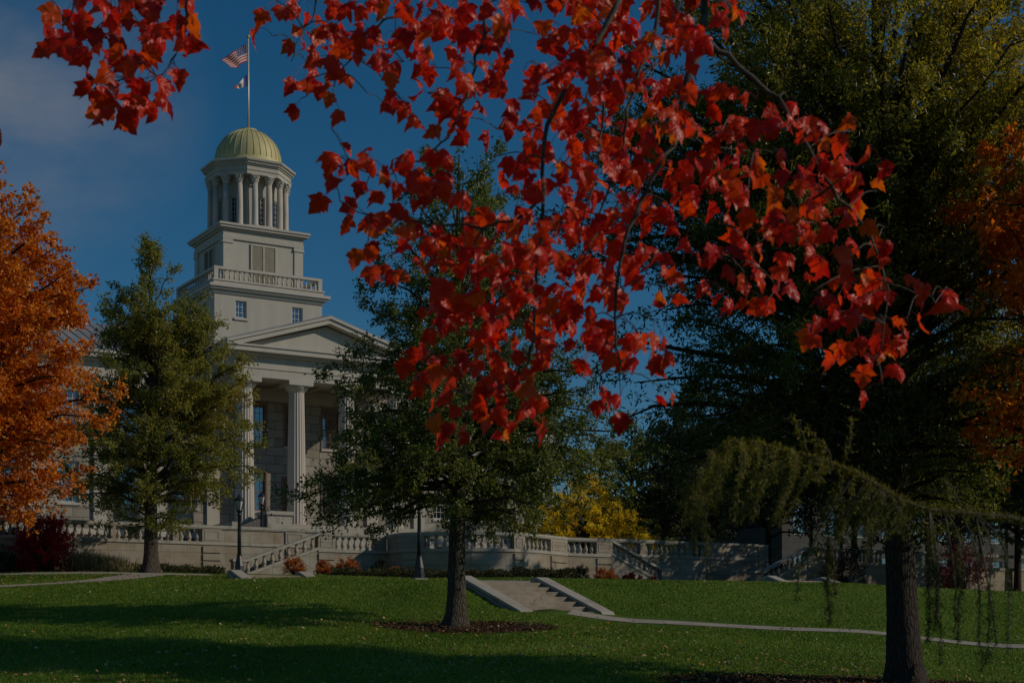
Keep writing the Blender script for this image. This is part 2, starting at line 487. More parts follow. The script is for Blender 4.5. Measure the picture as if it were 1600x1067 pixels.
def mat_lawn():
    m, n, l, b, out = new_mat('lawn')
    tcn = n.new('ShaderNodeTexCoord')
    t = n.new('ShaderNodeTexNoise'); t.inputs['Scale'].default_value = 14; t.inputs['Detail'].default_value = 8
    t.inputs['Roughness'].default_value = 0.75
    l.new(tcn.outputs['Object'], t.inputs['Vector'])
    t2 = n.new('ShaderNodeTexNoise'); t2.inputs['Scale'].default_value = 0.35; t2.inputs['Detail'].default_value = 4
    l.new(tcn.outputs['Object'], t2.inputs['Vector'])
    r1 = ramp(n, [(0.3, (0.034, 0.062, 0.006)), (0.55, (0.090, 0.150, 0.014)), (0.75, (0.16, 0.21, 0.035))])
    l.new(t.outputs['Fac'], r1.inputs['Fac'])
    r2 = ramp(n, [(0.35, (0.75, 0.85, 0.8)), (0.65, (1.15, 1.1, 0.9))])
    l.new(t2.outputs['Fac'], r2.inputs['Fac'])
    mxn = n.new('ShaderNodeMix'); mxn.data_type = 'RGBA'; mxn.blend_type = 'MULTIPLY'; mxn.inputs['Factor'].default_value = 1
    l.new(r1.outputs['Color'], mxn.inputs['A']); l.new(r2.outputs['Color'], mxn.inputs['B'])
    l.new(mxn.outputs['Result'], b.inputs['Base Color'])
    b.inputs['Roughness'].default_value = 0.9; b.inputs['Specular IOR Level'].default_value = 0.15
    bn = n.new('ShaderNodeBump'); bn.inputs['Strength'].default_value = 0.7; bn.inputs['Distance'].default_value = 0.06
    l.new(t.outputs['Fac'], bn.inputs['Height']); l.new(bn.outputs['Normal'], b.inputs['Normal'])
    return m
M['lawn'] = mat_lawn()
lawn = np_mesh('lawn', nV, nF, M['lawn'], None, True)
tag(lawn, kind='structure')

def strip(name, pts, width, mat, lift=0.016):
    """a path draped on the terrain; pts are (x, y)"""
    pts = [Vector((p[0], p[1])) for p in pts]
    res = [pts[0]]
    for a, b in zip(pts[:-1], pts[1:]):
        k = max(1, int((b - a).length / 0.6))
        for i in range(1, k + 1): res.append(a.lerp(b, i / k))
    for _ in range(6):
        res = [res[0]] + [(res[i-1] + res[i] * 2 + res[i+1]) / 4 for i in range(1, len(res)-1)] + [res[-1]]
    vs = []; m = 5
    w = width if isinstance(width, (list, tuple)) else (width, width)
    for i, p in enumerate(res):
        d = (res[min(i+1, len(res)-1)] - res[max(i-1, 0)]).normalized()
        nn = Vector((-d.y, d.x)); ww = w[0] + (w[1] - w[0]) * i / (len(res) - 1)
        for k in range(m):
            c = p + nn * ww * (k / (m - 1) - 0.5)
            vs.append((c.x, c.y, tz(c.x, c.y) + lift))
    fs = [(i*m + k, (i+1)*m + k, (i+1)*m + k+1, i*m + k+1) for i in range(len(res)-1) for k in range(m-1)]
    fs = [f[::-1] for f in fs]
    mb = MB(); mb.add(vs, fs)
    return tag(mb.build(name, mat, smooth=True), kind='structure')

def XY(px, Y): return ((px - 800) / FPX * Y, Y)
PATHS = []
def path(name, pts, w):
    PATHS.append((pts, (w if not isinstance(w, tuple) else max(w)) / 2 + .1))
    strip(name, pts, w, M['path'])
path('lower_path', [XY(890, 47.45), XY(960, 47.1), XY(1150, 46.6), XY(1350, 46.0), XY(1600, 45.0), XY(1900, 43.5), XY(2300, 42)], (1.0, 2.3))
path('upper_path', [XY(-350, 62.5), XY(-60, 63.6), XY(120, 64.2), XY(220, 64.6), XY(300, 65.0), XY(330, 65.4)], 2.0)
path('side_path', [XY(-300, 52.0), XY(-40, 53.8), XY(60, 55.2), XY(140, 57.5), XY(200, 60.5), XY(230, 63.8)], 1.5)
path('terrace_path', [XY(610, 62.5), XY(700, 61.0), XY(770, 59.0), XY(800, 56.0), XY(785, 52.6), XY(782, 51.4)], 2.4)

# ------------------------------------------------------------------ capitol building
BZ = 4.3
T0 = Vector(((337.0 - 800) / FPX * 95.0, 95.0, 0))
ROT = math.radians(30.8)
cap = empty('capitol_building', (T0.x, T0.y, BZ), ROT,
    'domed stone hall with columned portico, square tower and gold dome behind the terrace', 'building')
def loc(x, y, z):                              # local building point to world
    return T0 + u3 * x + v3 * y + Vector((0, 0, z))
class BB(MB):                                  # shape in building coordinates, z measured from the camera height
    def build(self, name, mat, parent=None, **k):
        self.v = [(a, b, c - BZ) for (a, b, c) in self.v]
        return MB.build(self, name, mat, parent or cap, **k)

CX = 3.5
def wall_panel(mb, o, ux, nin, w, z0, z1, holes, depth=0.28):
    """outer face with openings and their reveals; holes (s0, s1, z0, z1)"""
    ss = sorted(set([0, w] + [h[0] for h in holes] + [h[1] for h in holes]))
    zs = sorted(set([z0, z1] + [h[2] for h in holes] + [h[3] for h in holes]))
    def pt(s, z, d=0):
        p = o + ux * s + nin * d
        return (p.x, p.y, z)
    for a, b in zip(ss[:-1], ss[1:]):
        for c, d in zip(zs[:-1], zs[1:]):
            ms, mz = (a + b) / 2, (c + d) / 2
            if any(h[0] < ms < h[1] and h[2] < mz < h[3] for h in holes): continue
            mb.add([pt(a,c), pt(b,c), pt(b,d), pt(a,d)], [(0,1,2,3)])
    for (a, b, c, d) in holes:
        mb.add([pt(a,c), pt(b,c), pt(b,d), pt(a,d), pt(a,c,depth), pt(b,c,depth), pt(b,d,depth), pt(a,d,depth)],
               [(0,4,5,1),(1,5,6,2),(2,6,7,3),(3,7,4,0)])

def window(o, ux, nin, s0, s1, z0, z1, cols, rows, mat, rec=0.16, sill=True, parent=None, mid=True):
    mb = BB(); t = 0.075
    def bx(a, b, c, d, d0, d1):
        mb.obox(o, ux, nin, a, b, d0, d1, c, d)
    bx(s0, s0 + t, z0, z1, rec, rec + .1); bx(s1 - t, s1, z0, z1, rec, rec + .1)
    bx(s0 + t, s1 - t, z1 - t, z1, rec, rec + .1); bx(s0 + t, s1 - t, z0, z0 + t, rec, rec + .1)
    if mid:
        zm = (z0 + z1) / 2
        bx(s0 + t, s1 - t, zm - .035, zm + .035, rec + .01, rec + .09)
    for i in range(1, cols):
        s = s0 + (s1 - s0) * i / cols
        bx(s - .014, s + .014, z0 + t, z1 - t, rec + .03, rec + .07)
    for j in range(1, rows):
        z = z0 + (z1 - z0) * j / rows
        if mid and abs(z - zm) < .04: continue
        bx(s0 + t, s1 - t, z - .014, z + .014, rec + .035, rec + .065)
    w = mb.build('window', mat, parent or cap)
    pb = BB()
    pb.obox(o, ux, nin, s0 + .02, s1 - .02, rec + .05, rec + .056, z0 + .02, z1 - .02)
    pb.build('pane', M['pane'], w)
    if sill:
        sb = BB(); sb.obox(o, ux, nin, s0 - .1, s1 + .1, -.09, .12, z0 - .14, z0 - .003)
        sb.build('sill', M['trim'], w)
    return w

# main block
XL, XR, YF, YB = CX - 18.3, CX + 18.3, -4.0, 11.0
ZE = 14.3
x_ax, y_ax = Vector((1,0,0)), Vector((0,1,0))
wb = BB()
holes = []; wins = []
for dx in (-16.9, -13.55, -10.1, -6.65, -2.43, 0, 2.43, 6.65, 10.1, 13.55, 16.9):
    s = CX + dx - XL
    if dx == 0:
        holes.append((s - .7, s + .7, 6.65, 9.7)); wins.append((s - .7, s + .7, 6.65, 9.7, 3, 4, False))
    else:
        holes.append((s - .58, s + .58, 7.7, 10.0)); wins.append((s - .58, s + .58, 7.7, 10.0, 4, 5, True))
    holes.append((s - .58, s + .58, 11.65, 14.0)); wins.append((s - .58, s + .58, 11.65, 14.0, 4, 5, True))
    if abs(dx) > 5:
        holes.append((s - .58, s + .58, 4.55, 5.6)); wins.append((s - .58, s + .58, 4.55, 5.6, 4, 2, True))
wall_panel(wb, Vector((XL, YF, 0)), x_ax, y_ax, XR - XL, 3.0, ZE, holes, .30)
wb.add([(XL,YF,3),(XL,YB,3),(XL,YB,ZE),(XL,YF,ZE)], [(0,3,2,1)][0:1])
wb.add([(XR,YF,3),(XR,YB,3),(XR,YB,ZE),(XR,YF,ZE)], [(0,1,2,3)])
wb.add([(XL,YB,3),(XR,YB,3),(XR,YB,ZE),(XL,YB,ZE)], [(0,3,2,1)])
wb.build('wall', M['ashlar'])
for (a, b, c, d, nc, nr_, sl) in wins:
    portico = abs((a + b) / 2 + XL - CX) < 3
    window(Vector((XL, YF, 0)), x_ax, y_ax, a, b, c, d, nc, nr_, M['brown_frame'] if portico else M['frame'], sill=sl)
# brown reveals around the portico windows
for dx in (-2.43, 0, 2.43):
    for (z0, z1) in (((7.7, 10.0) if dx else (6.65, 9.7)), (11.65, 14.0)):
        hw = .58 if dx or z0 > 10 else .7
        cb = BB()
        for (a, b, c, d) in ((-hw - .12, -hw - .003, z0, z1 + .12), (hw + .003, hw + .12, z0, z1 + .12), (-hw - .003, hw + .003, z1 + .003, z1 + .12)):
            cb.box(CX + dx + a, CX + dx + b, YF - .05, YF + .05, c, d)
        cb.build('window_casing', M['brown_frame'])
for dx in (5.15, 8.4, 11.8, 15.25, 18.0):
    for s in (-1, 1):
        pb = BB(); x = CX + s * dx
        pb.box(x - .38, x + .38, YF - .16, YF + .02, 6.3, ZE - .003)
        pb.box(x - .46, x + .46, YF - .24, YF - .003, ZE - .35, ZE - .05)
        pb.build('pilaster', M['paint'])
# water table and downpipe on the left wing
for (xa, xb) in ((XL - .12, CX - 6.2), (CX + 6.2, XR + .12)):
    eb = BB(); eb.box(xa, xb, YF - .22, YF - .003, 5.95, 6.25); eb.build('water_table', M['trim'])
db = BB(); db.tube([(-11.6, YF - .1, 4.4), (-11.6, YF - .1, ZE)], [.07, .07], 8); db.build('downpipe', M['brown_frame'])

def ring(mb, x0, x1, y0, y1, z0, z1, ov):
    mb.box(x0 - ov, x1 + ov, y0 - ov, y1 + ov, z0, z1)
eb = BB()
ring(eb, XL, XR, YF, YB, ZE, 15.05, .10); ring(eb, XL, XR, YF, YB, 15.05, 15.72, .04)
eb.build('entablature', M['paint'])
eb = BB()
ring(eb, XL, XR, YF, YB, 15.72, 15.88, .28); ring(eb, XL, XR, YF, YB, 15.88, 16.12, .62); ring(eb, XL, XR, YF, YB, 16.12, 16.26, .72)
eb.build('cornice', M['trim'])
# main roof, hipped, with standing seams
RZ, RY = 19.4, CX
rb = BB()
e = .6
A = [(XL - e, YF - e, 16.265), (XR + e, YF - e, 16.265), (XR + e, YB + e, 16.265), (XL - e, YB + e, 16.265), (XL + 6.5, RY, RZ), (XR - 6.5, RY, RZ)]
rb.add(A, [(0,1,5,4), (1,2,5), (2,3,4,5), (3,0,4), (3,2,1,0)])
roof = rb.build('roof', M['roof'])
sb = BB()
k = XL + 1
while k < XR - 1:
    t0 = 0.0
    xx = k
    # front slope: line from the eave up to the ridge or hip
    y1 = RY
    if xx < XL + 6.5: y1 = YF - e + (xx - XL + e) / (6.5 + e) * (RY - YF + e)
    if xx > XR - 6.5: y1 = YF - e + (XR + e - xx) / (6.5 + e) * (RY - YF + e)
    z1 = 16.265 + (y1 - YF + e) / (RY - YF + e) * (RZ - 16.265)
    sb.tube([(xx, YF - e, 16.29), (xx, y1, z1 + .02)], [.03, .03], 4)
    k += .62
sb.build('seam', M['roof'], roof)
for x in (CX - 12.5,):
    cb = BB(); cb.box(x - .6, x + .6, RY - 3.2, RY - 2.2, 17, 20.2); cb.box(x - .7, x + .7, RY - 3.3, RY - 2.1, 20.2, 20.4)
    cb.build('chimney', M['ashlar'], roof)

# portico
PW = 5.55
fb = BB()
fb.box(CX - PW - .3, CX + PW + .3, -9.1, YF - .003, 3.6, 6.6)
fb.build('porch_floor', M['concrete'])
sb = BB()
for i in range(13):
    sb.box(CX - 3.9, CX + PW + .2, -9.1 - .33 * (i + 1), -9.103 - .33 * i, 3.6, 6.6 - .17 * (i + 1))
sb.build('porch_steps', M['coping'])
pb = BB(); pb.box(-.85, .62, -10.6, -9.104, 3.8, 6.95); pb.box(-.95, .72, -10.7, -9.106, 6.95, 7.15); pb.build('stair_pedestal', M['coping'])
pb = BB(); pb.prism([(-3.6,-10.4,3.8),(-.853,-10.4,3.8),(-.853,-9.3,3.8),(-3.6,-9.3,3.8)], [(-3.6,-10.4,5.7),(-.853,-10.4,6.92),(-.853,-9.3,6.92),(-3.6,-9.3,5.7)])
pb.build('stair_flank', M['dark_stone'])  # flank in a darker grey stone than the pedestal

def fluted(mb, x, y, z0, z1, r0, r1, flutes=20):
    n = flutes * 4; vs = []; fs = []; lev = 9
    for i in range(lev):
        t = i / (lev - 1); r = r0 + (r1 - r0) * (t ** 1.35)
        for k in range(n):
            a = 2 * math.pi * k / n
            d = [0, .055, .075, .055][k % 4]
            rr = r * (1 - d)
            vs.append((x + rr * math.cos(a), y + rr * math.sin(a), z0 + (z1 - z0) * t))
    for i in range(lev - 1):
        for k in range(n):
            j = (k + 1) % n
            fs.append((i*n + k, i*n + j, (i+1)*n + j, (i+1)*n + k))
    mb.add(vs, fs)
YC = -8.35
first = None
for k in (-1.5, -.5, .5, 1.5):
    x = CX - .12 + k * 3.14
    if first is None:
        cb = BB(); fluted(cb, x, YC, 6.6, 14.15, .55, .44); first = cb.build('column', M['column'])
        kb = BB(); kb.lathe([(.44, 14.15), (.46, 14.2), (.50, 14.23), (.68, 14.42), (.69, 14.5)], 28, (x, YC, 0))
        kb.box(x - .74, x + .74, YC - .74, YC + .74, 14.503, 14.76)
        kb.build('capital', M['trim'], first)
    else:
        c = copy_tree(first, cap); c.location = (x - (CX - .12 - 1.5 * 3.14), 0, 0)
# portico entablature: beams on three sides, ceiling, frieze, cornice, pediment
x0, x1, y0 = CX - .12 - PW, CX - .12 + PW, -9.0
eb = BB()
for (z0, z1, o) in ((14.765, 15.25, 0), (15.25, 15.30, .05), (15.30, 15.95, -.02)):
    eb.box(x0 - o, x1 + o, y0 - o, y0 + 1.35, z0, z1)
    eb.box(x0 - o, x0 + 1.2, y0 + 1.353, YF - .17, z0, z1)
    eb.box(x1 - 1.2, x1 + o, y0 + 1.353, YF - .17, z0, z1)
eb.build('portico_entablature', M['paint'])
cb = BB(); cb.box(x0 + 1.203, x1 - 1.203, y0 + 1.356, YF - .02, 15.2, 15.4)
for i in range(4):
    x = x0 + 1.203 + (x1 - x0 - 2.4) * (i + .5) / 4
    cb.box(x - .2, x + .2, y0 + 1.356, YF - .02, 15.02, 15.197)
cb.build('portico_ceiling', M['louvre'])
cb = BB()
cb.box(x0 - .22, x1 + .22, y0 - .22, YF - .75, 15.953, 16.10); cb.box(x0 - .58, x1 + .58, y0 - .58, YF - .75, 16.10, 16.36); cb.box(x0 - .66, x1 + .66, y0 - .66, YF - .75, 16.36, 16.46)
cb.build('portico_cornice', M['trim'])
AZ = 18.35
xm = CX - .12
tb = BB()
tb.prism([(x0 + .3, y0 + .02, 16.463), (x1 - .3, y0 + .02, 16.463), (x1 - .3, y0 + .3, 16.463), (x0 + .3, y0 + .3, 16.463)],
         [(xm - .02, y0 + .02, AZ - .35), (xm + .02, y0 + .02, AZ - .35), (xm + .02, y0 + .3, AZ - .35), (xm - .02, y0 + .3, AZ - .35)])
tb.build('pediment', M['paint'])
rk = BB()
def rake(sgn, ya, yb, zo, th, ex):
    xe = xm + sgn * (PW + ex)
    sl = (AZ - 16.46) / (PW + .66)
    za = 16.46 + (.66 - ex) * sl + zo
    a = [(xe, ya, za), (xm, ya, AZ + zo), (xm, yb, AZ + zo), (xe, yb, za)]
    b = [(p[0], p[1], p[2] + th) for p in a]
    if sgn < 0: rk.prism(a, b)
    else: rk.prism(a[::-1], b[::-1])
for s in (-1, 1):
    rake(s, y0 - .58, y0 + .45, -.26, .26, .40)
    rake(s, y0 - .68, y0 + .45, .004, .14, .66)
rk.build('raking_cornice', M['trim'])
rb = BB()
for s in (-1, 1):
    xe = xm + s * (PW + .66)
    f = [(xe, y0 - .64, 16.61), (xm, y0 - .64, AZ + .15), (xm, 0.6, AZ + .15), (xe, 0.6, 16.61)]
    b = [(p[0], p[1], p[2] + .06) for p in f]
    if s < 0: rb.prism(f, b)
    else: rb.prism(f[::-1], b[::-1])
proof = rb.build('portico_roof', M['roof'])
sb = BB()
yy = y0 - .4
while yy < 0.4:
    for s in (-1, 1):
        sb.tube([(xm + s * (PW + .64), yy, 16.69), (xm + s * .1, yy, AZ + .21)], [.03, .03], 4)
    yy += .6
sb.build('seam', M['roof'], proof)

# tower base
a0, a1 = CX - 3.58, CX + 3.58
tb = BB()
fh = [(a, a + .74, 19.93, 21.0) for a in (1.35, 5.1)]
wall_panel(tb, Vector((a0, 0, 0)), x_ax, y_ax, a1 - a0, 15.5, 21.55, fh, .22)
wall_panel(tb, Vector((a0, 7.16, 0)), Vector((0,-1,0)), Vector((1,0,0)), 7.16, 15.5, 21.55, fh, .22)
tb.add([(a1,0,15.5),(a1,7.16,15.5),(a1,7.16,21.55),(a1,0,21.55)], [(0,1,2,3)])
tb.add([(a0,7.16,15.5),(a1,7.16,15.5),(a1,7.16,21.55),(a0,7.16,21.55)], [(0,3,2,1)])
tb.build('tower_base', M['paint'])
for h in fh:
    window(Vector((a0, 0, 0)), x_ax, y_ax, *h, 3, 3, M['frame'], rec=.1, mid=False)
    window(Vector((a0, 7.16, 0)), Vector((0,-1,0)), Vector((1,0,0)), *h, 3, 3, M['frame'], rec=.1, mid=False)
cb = BB()
def tring(mb, ov, z0, z1): mb.box(a0 - ov, a1 + ov, -ov, 7.16 + ov, z0, z1)
tring(cb, .10, 21.35, 21.55); tring(cb, .30, 21.553, 21.68); tring(cb, .42, 21.683, 21.86)
cb.build('tower_cornice', M['trim'])
cb = BB(); tring(cb, .08, 21.863, 22.10); tring(cb, .14, 22.103, 22.20); cb.build('blocking_course', M['trim'])
# balustrade round the tower
bal = BB()
o = .02
for (xa, xb, ya, yb) in ((a0, a1, -o, .26), (a0, a1, 6.9, 7.16 + o)):
    bal.box(xa - o, xb + o, ya, yb, 22.83, 22.99)
for (xa, xb) in ((a0 - o, a0 + .26), (a1 - .26, a1 + o)):
    bal.box(xa, xb, .263, 6.897, 22.83, 22.99)
for x in (a0 + .12, a1 - .12):
    for y in (.12, 7.04):
        bal.box(x - .13, x + .13, y - .13, y + .13, 22.203, 22.828)
balus = bal.build('tower_balustrade', M['trim'])
BPROF = [(.5, 0), (.5, .08), (.32, .10), (.30, .13), (.50, .22), (.55, .32), (.48, .44), (.28, .62), (.22, .76), (.26, .82), (.40, .86), (.46, .90), (.46, 1.0)]
b0 = BB(); b0.lathe([(r * .135, 22.203 + z * .625) for (r, z) in BPROF], 10); b0 = b0.build('baluster', M['trim'], balus, smooth=True)
cnt = 0
for side in range(4):
    n = 21
    for i in range(n):
        t = .42 + (7.16 - .84) * i / (n - 1)
        p = [(a0 + t, .12), (a0 + .12, t), (a1 - .12, t), (a0 + t, 7.04)][side]
        b = b0 if cnt == 0 else b0.copy()
        if cnt: COL.objects.link(b); b.parent = balus
        b.location = (p[0], p[1], 0); cnt += 1

# belfry stage
s = .98
c0, c1, d0, d1 = a0 + s, a1 - s, s, 7.16 - s
bb = BB(); bb.box(c0, c1, d0, d1, 21.9, 25.3); bb.build('belfry_wall', M['paint'])
for (xx, yy) in ((c0, d0), (c1, d0), (c0, d1), (c1, d1)):
    pb = BB()
    sx, sy = (1 if xx == c0 else -1), (1 if yy == d0 else -1)
    def cb_(mb, w, ov, z0, z1):
        xs = sorted((xx - sx * ov, xx + sx * w)); ys = sorted((yy - sy * ov, yy + sy * w))
        mb.box(xs[0], xs[1], ys[0], ys[1], z0, z1)
    cb_(pb, .52, .07, 22.21, 24.75); cb_(pb, .58, .13, 24.753, 24.87); cb_(pb, .55, .10, 24.873, 25.0)
    pb.build('belfry_pilaster', M['trim'])
eb = BB()
def bring(mb, ov, z0, z1): mb.box(c0 - ov, c1 + ov, d0 - ov, d1 + ov, z0, z1)
bring(eb, .11, 25.003, 25.22); bring(eb, .07, 25.223, 25.55)
eb.build('belfry_frieze', M['paint'])
eb = BB(); bring(eb, .20, 25.553, 25.66); bring(eb, .36, 25.663, 25.80); bring(eb, .44, 25.803, 25.93)
eb.build('belfry_cornice', M['trim'])
def shutters(o, ux, nin):
    fb = BB()
    W = .86; z0, z1 = 22.25, 24.86
    for a, b in ((-W, -W + .09), (-.045, .045), (W - .09, W)):
        fb.obox(o, ux, nin, a, b, -.09, -.003, z0, z1)
    for a, b in ((-W + .093, -.048), (.048, W - .093)):
        fb.obox(o, ux, nin, a, b, -.09, -.003, z1 - .09, z1); fb.obox(o, ux, nin, a, b, -.09, -.003, z0, z0 + .09)
    f = fb.build('shutter_frame', M['trim'])
    lb = BB(); z = z0 + .1
    while z < z1 - .12:
        for a, b in ((-W + .1, -.055), (.055, W - .1)):
            p = [o + ux * a, o + ux * b]
            q0 = [(p[0] - nin * .02), (p[1] - nin * .02)]; q1 = [(p[0] - nin * .07), (p[1] - nin * .07)]
            lb.add([(q1[0].x, q1[0].y, z), (q1[1].x, q1[1].y, z), (q0[1].x, q0[1].y, z + .062), (q0[0].x, q0[0].y, z + .062)], [(0,1,2,3)])
        z += .062
    lb.build('louvre', M['louvre'], f)
shutters(Vector((CX, d0, 0)), x_ax, y_ax)
shutters(Vector((c0, 3.58, 0)), Vector((0,-1,0)), Vector((1,0,0)))
# lantern
LC = (CX, 3.58, 0)
pb = BB(); pb.lathe([(2.75, 25.93), (2.75, 26.05), (2.7, 26.1)], 32, LC); pb.build('lantern_plinth', M['trim'])
dbm = BB()
RD = 1.95
wz0, wz1 = 26.2, 28.1
nseg = 8
oct_ = []
for k in range(8):
    a = math.radians(22.5 + 45 * k)
    oct_.append(Vector((CX + RD / math.cos(math.radians(22.5)) * math.cos(a), 3.58 + RD / math.cos(math.radians(22.5)) * math.sin(a), 0)))
drum_holes = []
for k in range(8):
    p, q_ = oct_[(k + 1) % 8], oct_[k]
    uxx = (p - q_).normalized() ; w = (p - q_).length
    nin = Vector((-uxx.y, uxx.x, 0))
    if nin.dot(Vector((CX, 3.58, 0)) - (p + q_) / 2) < 0: nin = -nin
    h = [(w/2 - .36, w/2 + .36, wz0, wz1)]
    wall_panel(dbm, q_, uxx, nin, w, 26.1, 29.32, h, .2)
    drum_holes.append((q_, uxx, nin, h[0]))
dbm.build('lantern_drum', M['paint'])
for (o_, ux_, ni_, h) in drum_holes:
    window(o_, ux_, ni_, *h, 3, 6, M['frame'], rec=.08, sill=False, mid=False)
RC = 2.42
cz0, cz1 = 26.1, 29.3
colm = None
for k in range(16):
    a = math.radians(11.25 + 22.5 * k)
    if colm is None:
        mb = BB(); mb.lathe([(.26, 26.103), (.26, 26.16), (.23, 26.2), (.205, 26.24), (.20, 27.4), (.175, 28.78)], 16)
        colm = mb.build('lantern_column', M['column'], smooth=True)
        kb = BB(); kb.lathe([(.175, 28.78), (.20, 28.80), (.185, 28.84), (.24, 28.95), (.20, 29.0), (.28, 29.12), (.24, 29.16), (.30, 29.23)], 12)
        for j in range(8):
            aj = j * math.pi / 4
            kb.lathe([(.02, 28.9), (.05, 28.99), (.03, 29.02)], 5, (.215 * math.cos(aj), .215 * math.sin(aj), 0))
            kb.lathe([(.02, 29.06), (.05, 29.15), (.04, 29.2)], 5, (.265 * math.cos(aj + .39), .265 * math.sin(aj + .39), 0))
        kb.box(-.27, .27, -.27, .27, 29.233, 29.31)
        kb.build('capital', M['trim'], colm)
        c = colm
    else:
        c = copy_tree(colm, cap)
    c.location = (CX + RC * math.cos(a), 3.58 + RC * math.sin(a), 0); c.rotation_euler = (0, 0, a)
R8 = math.radians(22.5)
eb = BB()
eb.lathe([(2.74, 29.313), (2.74, 29.55), (2.79, 29.56), (2.79, 29.60), (2.72, 29.61), (2.72, 29.87)], 8, LC, R8)
eb.build('lantern_entablature', M['paint'])
eb = BB()
eb.lathe([(2.80, 29.873), (2.80, 29.95), (2.86, 29.953), (2.88, 30.08), (3.02, 30.12), (3.06, 30.22), (3.02, 30.26), (2.2, 30.36)], 8, LC, R8)
for k in range(8):
    p = Vector((2.84 * math.cos(R8 + k * math.pi / 4), 2.84 * math.sin(R8 + k * math.pi / 4), 0))
    q_ = Vector((2.84 * math.cos(R8 + (k + 1) * math.pi / 4), 2.84 * math.sin(R8 + (k + 1) * math.pi / 4), 0))
    for i in range(16):
        c = p.lerp(q_, (i + .5) / 16)
        d = (q_ - p).normalized(); nn = Vector((d.y, -d.x, 0))
        eb.obox(Vector((LC[0] + c.x, LC[1] + c.y, 0)), d, nn, -.04, .04, -.01, .075, 29.965, 30.06)
eb.build('lantern_cornice', M['trim'])
dm = BB()
prof = [(2.18, 30.3), (2.18, 30.42), (2.13, 30.45), (2.13, 30.72)]
for i in range(1, 15):
    a = math.radians(i * 5.3); prof.append((2.13 * math.cos(a), 30.72 + 2.13 * math.sin(a)))
dm.lathe(prof, 64, LC)
dome = dm.build('dome', M['gold'], smooth=True)
rb = BB()
for k in range(32):
    a = 2 * math.pi * k / 32
    rb.tube([(LC[0] + (r + .012) * math.cos(a), LC[1] + (r + .012) * math.sin(a), z) for (r, z) in prof[3:]], [.022] * len(prof[3:]), 4)
rb.build('dome_rib', M['gold'], dome)
kb = BB(); kb.lathe([(.66, 32.68), (.68, 32.74), (.62, 32.80), (.60, 32.86), (.3, 32.95), (.12, 33.0)], 24, LC); kb.build('dome_cap', M['gold'], dome)

# flagpole and flags
top = loc(LC[0], LC[1], 0)
fp = empty('flagpole', (top.x, top.y, 32.95), 0, 'tall white flagpole with ball finial on top of the gold dome', 'flagpole')
mb = MB(); mb.lathe([(.075, 0), (.07, 2), (.045, 5.85)], 10); mb.build('pole', M['steel'], fp, smooth=True)
mb = MB(); mb.lathe([(.02, 5.853), (.09, 5.88), (.12, 5.95), (.09, 6.03), (.02, 6.07)], 10); mb.build('finial', M['gold'], fp, smooth=True)

def flag_mesh(name, mat, fn, nu=28, nv=14):
    vs = []; fs = []; uv = []
    for j in range(nv + 1):
        for i in range(nu + 1):
            vs.append(tuple(fn(i / nu, j / nv))); uv.append((i / nu, j / nv))
    for j in range(nv):
        for i in range(nu):
            a = j * (nu + 1) + i
            fs.append((a, a + 1, a + nu + 2, a + nu + 1))
    mb = MB(); mb.add(vs, fs)
    o = mb.build(name, mat, smooth=True)
    lay = o.data.uv_layers.new(name='UVMap')
    for lp in o.data.loops:
        lay.data[lp.index].uv = uv[lp.vertex_index]
    sd = o.modifiers.new('cloth', 'SOLIDIFY'); sd.thickness = 0.008
    return o

def math_node(n, l, op, a, b=None):
    m = n.new('ShaderNodeMath'); m.operation = op
    for i, x in enumerate((a, b)):
        if x is None: continue
        if isinstance(x, (int, float)): m.inputs[i].default_value = x
        else: l.new(x, m.inputs[i])
    return m.outputs[0]
def mixc(n, l, f, a, b):
    m = n.new('ShaderNodeMix'); m.data_type = 'RGBA'
    l.new(f, m.inputs['Factor'])
    for k, x in (('A', a), ('B', b)):
        if isinstance(x, tuple): m.inputs[k].default_value = (*x, 1)
        else: l.new(x, m.inputs[k])
    return m.outputs['Result']
def flag_base(name):
    m, n, l, b, out = new_mat(name)
    uvn = n.new('ShaderNodeUVMap'); uvn.uv_map = 'UVMap'
    sx = n.new('ShaderNodeSeparateXYZ'); l.new(uvn.outputs[0], sx.inputs[0])
    b.inputs['Roughness'].default_value = 0.7
    return m, n, l, b, out, sx.outputs['X'], sx.outputs['Y']
def fin_flag(n, l, b, out, col):
    l.new(col, b.inputs['Base Color'])
    tr = n.new('ShaderNodeBsdfTranslucent'); l.new(col, tr.inputs['Color'])
    ms = n.new('ShaderNodeMixShader'); ms.inputs[0].default_value = .06
    l.new(b.outputs[0], ms.inputs[1]); l.new(tr.outputs[0], ms.inputs[2]); l.new(ms.outputs[0], out.inputs[0])
m, n, l, b, out, U, V_ = flag_base('striped_flag')
st = math_node(n, l, 'MODULO', math_node(n, l, 'FLOOR', math_node(n, l, 'MULTIPLY', V_, 13)), 2)
col = mixc(n, l, st, (0.42, 0.002, 0.006), (0.52, 0.50, 0.47))
inb = math_node(n, l, 'MULTIPLY', math_node(n, l, 'LESS_THAN', U, .40), math_node(n, l, 'LESS_THAN', V_, 7 / 13))
fu = math_node(n, l, 'SUBTRACT', math_node(n, l, 'FRACT', math_node(n, l, 'MULTIPLY', U, 6 / .4)), .5)
fv = math_node(n, l, 'SUBTRACT', math_node(n, l, 'FRACT', math_node(n, l, 'MULTIPLY', V_, 5 / (7 / 13))), .5)
rr2 = math_node(n, l, 'ADD', math_node(n, l, 'MULTIPLY', fu, fu), math_node(n, l, 'MULTIPLY', fv, fv))
star = math_node(n, l, 'LESS_THAN', rr2, .03)
canton = mixc(n, l, star, (0.012, 0.018, 0.13), (0.7, 0.68, 0.65))
fin_flag(n, l, b, out, mixc(n, l, inb, col, canton))
M['flag_a'] = m
